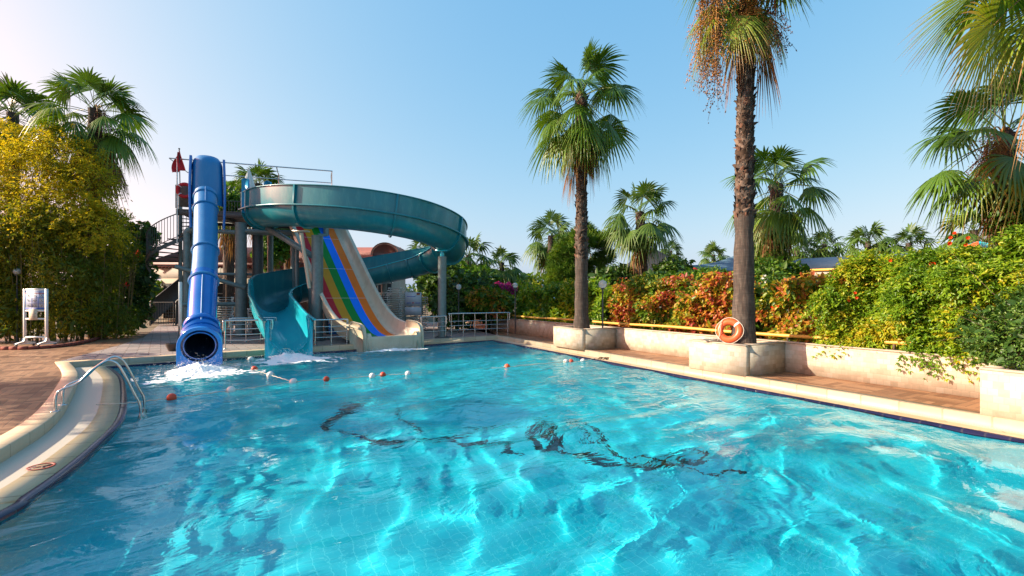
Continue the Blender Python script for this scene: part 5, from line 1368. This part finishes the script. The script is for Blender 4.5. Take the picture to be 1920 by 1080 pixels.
for z in (1.795, 1.600): m.box(bp_(0, z, y_ - .0065), (.70, .006, .012))
m.box(bp_(0, 1.40, y_), (.72, .006, .05)); m.box(bp_(-.352, 1.69, y_), (.012, .006, .5)); m.prism([bp_(-.355, 2.06, y_), bp_(-.355, 1.98, y_), bp_(-.26, 1.98, y_)], (0, -.004, 0)); m.build('blue_grid', M['print_blue'], pn)
m = MB(); m.box(bp_(0, 1.955, y_ - .0015), (.70, .006, .028)); m.build('red_strip', M['print_red'], pn)
rng = np.random.default_rng(8)
for r_i in range(3):
    for c_i in range(3):
        o_ = np.array([(-.236, 0, .236)[c_i], 0, (1.87, 1.69, 1.50)[r_i]])
        P_ = lambda a, z: bp_(o_[0] + a, o_[2] + z, y_ - .002)
        m = MB(); an = rng.uniform(-.6, .6); c_, s_ = math.cos(an), math.sin(an); rt = lambda a, z: P_(a * c_ - z * s_, a * s_ + z * c_)
        m.lathe([(0, .004), (.014, .004), (.014, 0)], rt(-.05, .03), 10, (0, -1, 0))
        for (p, q2) in (((-.04, .02), (.02, 0)), ((.02, 0), (.06, rng.uniform(-.04, .03))), ((.02, 0), (.055, rng.uniform(-.05, -.02))), ((-.02, .012), (rng.uniform(-.03, .02), -.04)), ((-.02, .012), (.01, rng.uniform(.03, .05)))):
            m.bar(rt(*p), rt(*q2), .012, .004, by)
        m.build('pictogram', M['ink'], pn)
def text(body, p, size, mat, parent, ax=bx, up=ZV, name='lettering', fit=None):
    cu = bpy.data.curves.new(name, 'FONT'); cu.body = body; cu.size = size; cu.align_x = 'CENTER'; cu.align_y = 'CENTER'; cu.extrude = .0015; cu.resolution_u = 2
    o = bpy.data.objects.new(name, cu); COL.objects.link(o)
    me = bpy.data.meshes.new_from_object(o); bpy.data.objects.remove(o); bpy.data.curves.remove(cu)
    nrm = np.cross(ax, up); co = np.zeros(len(me.vertices) * 3); me.vertices.foreach_get('co', co); co = co.reshape(-1, 3)
    if fit and len(co): co[:, 0] *= fit / max(1e-6, np.ptp(co[:, 0]))
    w_ = np.asarray(p) + co[:, :1] * ax + co[:, 1:2] * up + co[:, 2:3] * nrm - np.array(wloc(parent))
    me.vertices.foreach_set('co', w_.ravel()); me.update(); me.materials.clear(); me.materials.append(mat)
    o = bpy.data.objects.new(name, me); COL.objects.link(o); o.parent = parent; return o
text('Equipment', bp_(.03, 2.015, y_ - .002), .09, M['print_blue'], pn, fit=.46)
tl = .03
m = MB(); m.box(bp_(-.05, 1.18, -.045), (.30, .012, .40)); nt_ = m.build('notice', surf('yellowed_paper', (.62, .55, .42), (.56, .49, .37), 4, .8), bt)
m = MB()
for k in range(9): m.box(bp_(-.05 + .01 * math.sin(k * 3), 1.33 - k * .036, -.0525), (.2 - .04 * (k % 3), .003, .008))
m.build('print_lines', M['ink'], nt_)

# buoys on their ropes
M['w_buoy'] = surf('white_buoy', (.76, .75, .70), (.62, .6, .54), 30, .5, 0, .05)
def buoy(px, py, colour, label, R_=.085):
    c = wtr(px, py, WATER_Z + .02); t = thing('float', label, 'float', c, 'floats on the pool ropes')
    rng = np.random.default_rng(int(px)); ax = unit(np.array([1, .35 + rng.normal(0, .4), rng.normal(0, .12)]))
    m = MB(); a = np.linspace(-.92, .92, 13); m.lathe([(.022, -R_ * .6)] + [(R_ * math.cos(q2 * 1.3) * 1.0 + .004, R_ * math.sin(q2 * 1.3)) for q2 in a] + [(.022, R_ * .6)], c, 18, ax); m.build('body', M[colour], t, True, 50)
    m = MB(); m.tube([c - ax * R_ * 1.15, c + ax * R_ * 1.15], .018, 8); m.build('core', M['rope'], t); return c
nr_ = [buoy(322, 746, 'redor', 'red float nearest the pool ladder'), buoy(433, 732, 'w_buoy', 'white float below the splash of the blue tube'), buoy(550, 716, 'w_buoy', 'white float where the two ropes meet'), buoy(612, 711, 'redor', 'red float right of the white float where the ropes meet', .07),
       buoy(698, 705, 'w_buoy', 'white float just left of a red one before the rainbow slide', .075), buoy(718, 703, 'redor', 'red float between two white ones before the rainbow slide', .075), buoy(765, 701, 'w_buoy', 'white float before the right corner of the rainbow slide', .075)]
n2 = [buoy(951, 688, 'orange', 'orange float alone in the middle of the far water', .085), buoy(1061, 678, 'w_buoy', 'left white float of the three beside the right pool edge', .075), buoy(1071, 678, 'redor', 'red float between two white ones at the right pool edge', .075), buoy(1093, 677, 'w_buoy', 'white float nearest the right pool edge', .075)]
n3 = [buoy(470, 674, 'w_buoy', 'white float beside the blue tube mouth', .09), buoy(477, 692, 'redor', 'red float at the rim of the teal slide splash', .085), buoy(507, 703, 'w_buoy', 'white float between the teal slide splash and the ropes junction', .085)]
def rope(pts, label):
    P = spline(pts, 14 * len(pts)); k = np.arange(len(P)); P[1:-1, 2] += .012 * np.sin(k[1:-1] * 1.7) * .6
    tag(MB().tube(P, .009, 6).build('rope', M['rope'], None, True), label, 'rope', 'float ropes across the pool')
st = gnd(180, 758, -.13)
rope([st, wtr(238, 756, -.12)] + [c for c in nr_] + [wtr(860, 694)] + n2 + [wtr(1118, 671, -.13)], 'long thin rope with floats stretched across the whole pool')
rope([wtr(462, 668, -.1)] + n3 + [nr_[2] + (-.05, .05, 0)], 'short rope from the blue tube mouth to the long rope')

# lifebuoy leaning on the palm
lc_ = at(1368, 625, 10.80); lc_[2] = .73 + .285; 
t = thing('lifebuoy', 'orange lifebuoy leaning against the thick palm on the planter', 'lifebuoy', lc_)
ax_ = unit(np.array([-.62, -.78, .22])); rx = unit(np.cross(ZV, ax_)); ry = np.cross(ax_, rx)
th = np.linspace(0, 2 * PI, 48, endpoint=False)
def rp_(a, rad, b=0.0): return lc_ + rx * (rad * math.cos(a)) + ry * (rad * math.sin(a)) + ax_ * b
m = MB(); sec = np.linspace(0, 2 * PI, 16, endpoint=False)
m.loft(np.array([[rp_(a, .212 + .076 * math.cos(b), .062 * math.sin(b)) for b in sec] for a in np.append(th, 0)])); m.build('ring', M['orange'], t, True)
for a0_ in (PI * .25, PI * .75, PI * 1.25, PI * 1.75):
    m = MB(); m.loft(np.array([[rp_(a0_ + d, .212 + .080 * math.cos(b), .066 * math.sin(b)) for b in np.append(sec, 0)] for d in (-.10, .10)])); m.build('band', M['white'] if a0_ < 1 else M['orange'], t, True)
m = MB(); m.tube([rp_(a, .292 + .018 * abs(math.sin(2 * a + PI / 2)), .02) for a in th], .008, 6, close=True)
m.tube(spline([rp_(2.1, .29, .06), rp_(2.5, .24, .10), rp_(3.2, .18, .10), rp_(3.9, .29, .08), rp_(4.0, .35, .10)], 20), .008, 6); m.build('grab_rope', M['rope'], t, True)
rng = np.random.default_rng(77); c0 = at(1338, 641, 11.16); c0[2] = .735; m = MB()
W = [c0 + np.array([.19 * math.cos(k * 1.1) * (1 + .3 * math.sin(k * .37)) + .06 * math.sin(k * .5), .09 * math.sin(k * 1.1) + .03 * math.cos(k * .7), .015 + .05 * (.5 + .5 * math.sin(k * 1.9)) ]) for k in range(46)]
m.tube(spline(W, 320), .011, 6); tag(m.build('rope_coil', M['rope'], None, True), 'tangled pale rope coil on the planter beside the orange lifebuoy', 'rope')

# potted bowl, white panel, blue chute and stacked loungers
c = gnd(325, 658); t = thing('plant_pot', 'small dark glazed pot on the paving beside the blue tube mouth', 'pot', c)
m = MB(); m.lathe([(0, 0), (.13, 0), (.15, .03), (.20, .16), (.215, .22), (.225, .25), (.21, .26), (.19, .22), (0, .20)], c, 24); m.build('bowl', M['pot'], t, True, 50)
m = MB(); m.lathe([(.0, .215), (.19, .212)], c, 16); m.build('soil', M['soil'], t)
c = gnd(341, 644) ; c[2] = 0; t = thing('rules_sign', 'white rules panel on a post seen edge on beside the blue tube', 'sign', c)
m = MB(); m.box(c + (-.05, 0, 1.55), (.10, .9, 1.7), ((.83, .56, 0), (-.56, .83, 0), (0, 0, 1))); m.build('panel', M['white'], t)
m = MB(); m.tube([c + (-.02, 0, 0), c + (-.02, 0, .72)], .045, 10); m.build('post', M['white'], t)

def lounger():
    t = thing('sunbed', 'white plastic sunbed', 'sunbed', (0, 0, 0)); m = MB()
    for y in (-.32, .32):
        m.tube(spline([(-.95, y, .13), (-.9, y, .17), (-.3, y, .15), (.3, y, .15), (.9, y, .165), (.96, y, .10)], 12), .026, 6)
    for k in range(13): m.box((-.82 + k * .137, 0, .158), (.08, .62, .018))
    for x in (-.7, .55):
        for y in (-.32, .32): m.tube([(x, y, .14), (x + .03, y, .0)], .022, 6)
    m.build('frame', M['white'], t); return t
L0 = lounger(); first = True
stacks = [(700, 24.2, 16, .5, 'white sunbed in the stack right behind the rainbow slide'), (728, 24.6, 17, .5, 'white sunbed in the second stack from the rainbow slide'), (752, 24.4, 19, .5, 'white sunbed in the tall middle stack by the notice board'), (780, 24.9, 15, .5, 'white sunbed in the stack below the notice board'),
          (422, 22.6, 15, 1.2, 'white sunbed in the stack behind the blue tube'), (480, 23.0, 10, 1.2, 'white sunbed in the stack behind the teal exit flume')]
for px_, D, n_, rz, lab in stacks:
    b_ = bpt(px_, D, 0)
    for k in range(n_):
        o = L0 if first else copy_tree(L0)
        first = False
        o.location = (b_[0] + .02 * math.sin(k * 5.3), b_[1] + .02 * math.cos(k * 3.1), k * .118); o.rotation_euler = (0, 0, rz + .9 + .03 * math.sin(k * 2.2)); o['label'] = lab; o['group'] = 'stacked white sunbeds'
c = bpt(775, 23.6, 0); t = thing('notice_board', 'pale notice board with small German flag before the stacked sunbeds', 'sign board', c)
m = MB(); 
for s_ in (-.42, .42): m.tube([c + (s_, 0, 0), c + (s_, 0, 2.05)], .03, 8)
m.build('post', M['galv'], t)
M['board'] = surf('pale_board', (.50, .53, .60), (.46, .48, .55), 3, .5)
m = MB(); m.box(c + (0, -.04, 1.72), (.84, .03, .72)); pb_ = m.build('panel', M['board'], t); m = MB(); m.box(c + (0, -.04, 1.10), (.84, .03, .42)); m.build('panel', M['board'], t)
m = MB(); m.box(c + (.27, -.06, 2.02), (.17, .006, .035)); m.build('flag_black', M['ink'], pb_); m = MB(); m.box(c + (.27, -.06, 1.984), (.17, .006, .035)); m.build('flag_red', M['flag'], pb_); m = MB(); m.box(c + (.27, -.06, 1.948), (.17, .006, .035)); m.build('flag_gold', M['yellow'], pb_)
m = MB(); m.box(c + (-.1, -.058, 1.86), (.45, .004, .03)); m.box(c + (-.22, -.058, 1.52), (.24, .004, .04)); m.box(c + (.24, -.058, 1.52), (.26, .004, .04)); m.build('print_lines', M['print_blue'], pb_); m = MB(); m.box(c + (0, -.058, 1.53), (.10, .004, .06)); m.build('emblem', M['print_red'], pb_)
# blue barrel behind the railing
c = gnd(620, 628); t = thing('barrel', 'dark blue plastic barrel behind the railing left of the rainbow slide', 'barrel', c + (0, .6, 0))
m = MB(); m.lathe([(0, 0), (.30, 0), (.32, .06), (.34, .3), (.32, .34), (.34, .4), (.34, .66), (.32, .7), (.33, .95), (.28, 1.0), (0, 1.0)], c + (0, .6, 0), 24); m.build('body', M['blue_deep'], t, True, 50)
m = MB(); m.lathe([(.34, 1.0), (.345, 1.04), (0, 1.06)], c + (0, .6, 0), 24); m.build('lid', M['dgrey'], t, True, 50)

# globe lamps
def lamp(px, py, D, label, r=.15):
    c = at(px, py, D); b_ = np.array([c[0], c[1], 0 if D < 18 and px < 900 else .0]); t = thing('garden_lamp', label, 'lamp', b_, 'globe lamps among the hedges')
    m = MB(); m.tube([b_, c - ZV * r * .9], .028, 8); m.lathe([(0, .05), (.07, .05), (.08, 0)], c - ZV * (r + .03), 12); m.build('post', M['dgrey'], t, True)
    m = MB(); m.sphere(c, r, 20); m.build('globe', M['globe'], t, True)
lamp(32, 509, 18.2, 'white globe lamp in the bamboo at the left edge', .13); lamp(860, 538, 23.2, 'globe lamp against the dark shrub right of the teal slide post', .14); lamp(1130, 533, 16.2, 'white globe lamp between the slim palm and the red hedge', .15); lamp(966, 535, 22.5, 'white globe lamp beside the magenta flowers', .13)
# the far striped parasol
c = at(1835, 452, 24); b_ = np.array([c[0], c[1], 0]); t = thing('sun_parasol', 'far open parasol with green and orange panels behind the yellowing hedge', 'parasol', b_)
m = MB(); m.tube([b_, c], .03, 8); m.build('pole', M['dgrey'], t)
for k in range(8):
    m = MB(); a0_, a1_ = k * PI / 4, (k + 1) * PI / 4; rim = lambda a: c + np.array([1.5 * math.cos(a), 1.5 * math.sin(a), -.5])
    m.prism([c, rim(a0_), rim(a1_)], (0, 0, -.02)); m.build('panel', M['teal_in'] if k % 2 else M['orange'], t)
c = at(1443, 463, 40); b_ = np.array([c[0], c[1], 0]); t = thing('flag', 'far red flag left of the ivy wrapped palm trunk', 'flag', b_)
m = MB(); m.tube([b_, c + (.5, 0, 1.6)], .03, 6); m.build('pole', M['dgrey'], t); rows = [[c + np.array([-.75 * g_ + .45 - .15 * f_, .1 * math.sin(g_ * 8), .75 - 1.5 * f_ - .5 * g_ * (1 - f_)]) for g_ in np.linspace(0, 1, 8)] for f_ in np.linspace(0, 1, 8)]
m = MB(); m.loft(rows, closed=False); m.build('cloth', M['flag'], t, True)
# dry leaf tangle on the right kerb
c = gnd(1134, 675, .02); rng = np.random.default_rng(90); m = MB()
for k in range(9):
    a = rng.uniform(0, 2 * PI); p = [c + np.array([.16 * math.cos(a + f * 3) * (1 - .3 * f) - .05 * k / 9, .08 * math.sin(a + f * 3), .015 + .06 * math.sin(PI * f)]) for f in np.linspace(0, 1, 10)]; m.tube(p, .007, 5)
tag(m.build('dry_stalks', M['dead']), 'curled dry palm stalk lying on the right pool kerb', 'dry stalk')

# ------------------------------------------------------------------ water
rng = np.random.default_rng(4)
xs = np.arange(-16.5, 11.4, .045); ys = np.arange(-4.3, 22.6, .045)
X, Y = np.meshgrid(xs, ys)
spl = [(-8.15, 12.0), (-6.85, 14.4), (-4.6, 17.3)]
dist = np.min([np.hypot(X - a, Y - b_) for a, b_ in spl], 0)
chop = np.exp(-(dist / 5.0) ** 2)
Z = np.zeros_like(X)
wx = .35 * np.sin(.55 * Y + 1.1) + .2 * np.sin(1.1 * Y + .4 * X); wy = .35 * np.sin(.6 * X + 2.0) + .2 * np.sin(.9 * X - .7 * Y)
def waves(n, l0, l1, th0, sp, slope):
    z = 0
    for i in range(n):
        L = math.exp(rng.uniform(math.log(l0), math.log(l1))); k = 2 * PI / L; th = rng.normal(th0, sp); ph = rng.uniform(0, 2 * PI)
        s_ = rng.uniform(.7, 1.3); gx, gy = rng.uniform(-.25, .25, 2)
        w = np.sin(k * ((X + wx * s_) * math.cos(th) + (Y + wy * s_) * math.sin(th)) + ph)
        z = z + slope / k * w * (1 + .6 * np.sin(gx * X + gy * Y + ph * 2))
    return z / math.sqrt(n)
WA = dict(long=.06, mid=.08)
Z += waves(14, 1.3, 3.2, -.85, .5, WA['long'])
far_ = np.clip((Y - 5.5) / 6.0, 0, 1); far_ = far_ * far_ * (3 - 2 * far_)
Z += waves(26, .5, 1.2, -.9, .7, WA['mid']) * (.8 + .2 * chop)
patch = np.clip(2.2 * (fbm(X * .5 + 20, Y * .5 + 20, 3, 3) - .36), 0.1, 1.4)
Zw = WATER_Z + Z
from numpy import pi
# keep the faces inside the pool outline
def inside(px, py, poly):
    r = np.zeros(px.shape, bool); n = len(poly)
    for i in range(n):
        x1, y1 = poly[i]; x2, y2 = poly[(i + 1) % n]
        c = ((y1 > py) != (y2 > py)) & (px < (x2 - x1) * (py - y1) / (y2 - y1 + 1e-12) + x1); r ^= c
    return r
outl = np.vstack([[[-7.4, -4.2]], left - (3.2, 0), FC + (.05, .06), RC + (.05, 0), [[11.0, -4.2]]])        # unseen extra water under the deck at the left, added so caustics light the floor
idx = np.arange(X.size).reshape(X.shape)
f = np.stack([idx[:-1, :-1], idx[:-1, 1:], idx[1:, 1:], idx[1:, :-1]], -1).reshape(-1, 4)
cx = X.ravel()[f].mean(1); cy = Y.ravel()[f].mean(1)
keep = inside(cx, cy, outl); f = f[keep]
used = np.unique(f); remap = np.full(X.size, -1); remap[used] = np.arange(len(used))
m = MB(); m.add(np.column_stack([X.ravel(), Y.ravel(), Zw.ravel()])[used], remap[f])
water = struct('pool_water', m, M['water'], smooth=True)
if CAUSTICS:
    water.cycles.is_caustics_caster = True
    basin.cycles.is_caustics_receiver = True; pwall.cycles.is_caustics_receiver = True; mo.cycles.is_caustics_receiver = True

# foam and splashes where the slides run out
def water_z(x, y):
    i = np.clip(np.round((y - ys[0]) / .045).astype(int), 0, len(ys) - 1); j = np.clip(np.round((x - xs[0]) / .045).astype(int), 0, len(xs) - 1); return Zw[i, j]
def foam(label, c, d, rx_, ry_, mound, seed, thr=.5, drops=700, hgt=.5):
    rng = np.random.default_rng(seed); c = np.asarray(c, float); d = unit(np.asarray(d, float)); s = np.array([-d[1], d[0]])
    a = np.arange(-1.25, 1.25, .016 / max(rx_, ry_)); Aa, Bb = np.meshgrid(a, a)
    x = c[0] + d[0] * Aa * ry_ + s[0] * Bb * rx_; y = c[1] + d[1] * Aa * ry_ + s[1] * Bb * rx_
    rr = np.hypot(Aa, Bb); fall = np.clip(1.15 - rr, 0, 1)
    n1 = fbm(x * 4.5 + 90, y * 6.5 + 90, seed, 6); n2 = 1 - 3.2 * np.abs(fbm(x * 3.5 + 60, y * 5 + 60, seed + 3, 5) - .5)
    dens = .62 * n1 + .38 * n2 + .62 * (fall - .55)
    core = np.exp(-((Aa + .45) ** 2 + (Bb * 1.6) ** 2) / .22)
    z = water_z(x, y) + .010 + .05 * np.clip(dens - thr, 0, .5) + mound * core * (.2 + 1.6 * n1) + .06 * (fbm(x * 26, y * 26, seed + 4, 3) - .4) * np.clip(core + .2, 0, 1) + .03 * (fbm(x * 14, y * 14, seed + 8, 3) - .4) * fall
    dens = dens + .5 * core
    ok = (dens > thr) & inside(x, y, ring)
    id_ = np.arange(x.size).reshape(x.shape); fq = np.stack([id_[:-1, :-1], id_[:-1, 1:], id_[1:, 1:], id_[1:, :-1]], -1).reshape(-1, 4)
    fq = fq[ok.ravel()[fq].all(1)]; us = np.unique(fq); rm = np.full(x.size, -1); rm[us] = np.arange(len(us))
    m = MB(); m.add(np.column_stack([x.ravel(), y.ravel(), z.ravel()])[us], rm[fq])
    # droplets thrown up
    n = drops; q2 = rng.normal(0, .42, (n, 2)) * (rx_, ry_ * .8); hz_ = rng.exponential(hgt * .22, n) * np.exp(-(q2[:, 0] / rx_) ** 2)
    p = np.column_stack([c[0] + s[0] * q2[:, 0] + d[0] * (q2[:, 1] - ry_ * .35), c[1] + s[1] * q2[:, 0] + d[1] * (q2[:, 1] - ry_ * .35), WATER_Z + .02 + mound * .5 + hz_])
    okp = inside(p[:, 0], p[:, 1], ring); p = p[okp]
    r_d = rng.uniform(.003, .0075, len(p)); oc = np.array([(1, 0, 0), (-1, 0, 0), (0, 1, 0), (0, -1, 0), (0, 0, 1), (0, 0, -1)], float)
    f3 = np.array([(0, 2, 4), (2, 1, 4), (1, 3, 4), (3, 0, 4), (2, 0, 5), (1, 2, 5), (3, 1, 5), (0, 3, 5)])
    m.add((p[:, None] + oc[None] * r_d[:, None, None]).reshape(-1, 3), f3=(f3[None] + (np.arange(len(p)) * 6)[:, None, None]).reshape(-1, 3))
    tag(m.build('splash_foam', M['foam'], None, True), label, 'foam', kind='stuff')
foam('white foam mound where the blue tube empties into the pool', (-8.05, 11.75), (.61, -.79), 1.6, 1.35, .15, 1, .54, 1500, .4)
foam('white foam below the teal exit flume', (-6.85, 14.3), (.61, -.79), 1.7, 1.2, .13, 2, .53, 1000, .35)
foam('thin white foam line along the lip of the rainbow slide', (-4.45, 17.05), (.61, -.79), 1.7, .5, .05, 3, .53, 500, .25)
def spray(label, pts, wid, seed):
    rng = np.random.default_rng(seed); m = MB(); P = spline(pts, 30)
    for k in range(26):
        o_ = rng.normal(0, wid, 3) * (1, 1, .35); m.tube([p + o_ * (.5 + f) + rng.normal(0, .008, 3) for p, f in zip(P, np.linspace(0, 1, 30))][rng.integers(0, 12):rng.integers(18, 30)], rng.uniform(.004, .012), 5)
    tag(m.build('water_stream', M['foam'], None, True), label, 'water stream', kind='stuff')
spray('thin water running out of the teal flume', [(-7.9, 15.85, .02), (-7.55, 15.4, -.06), (-7.4, 15.15, -.14), (-7.3, 15.0, -.2)], .14, 31)
spray('thin water running out of the blue tube mouth', [(-9.05, 13.2, .0), (-8.9, 12.95, -.06), (-8.78, 12.75, -.12), (-8.7, 12.6, -.2)], .14, 32)
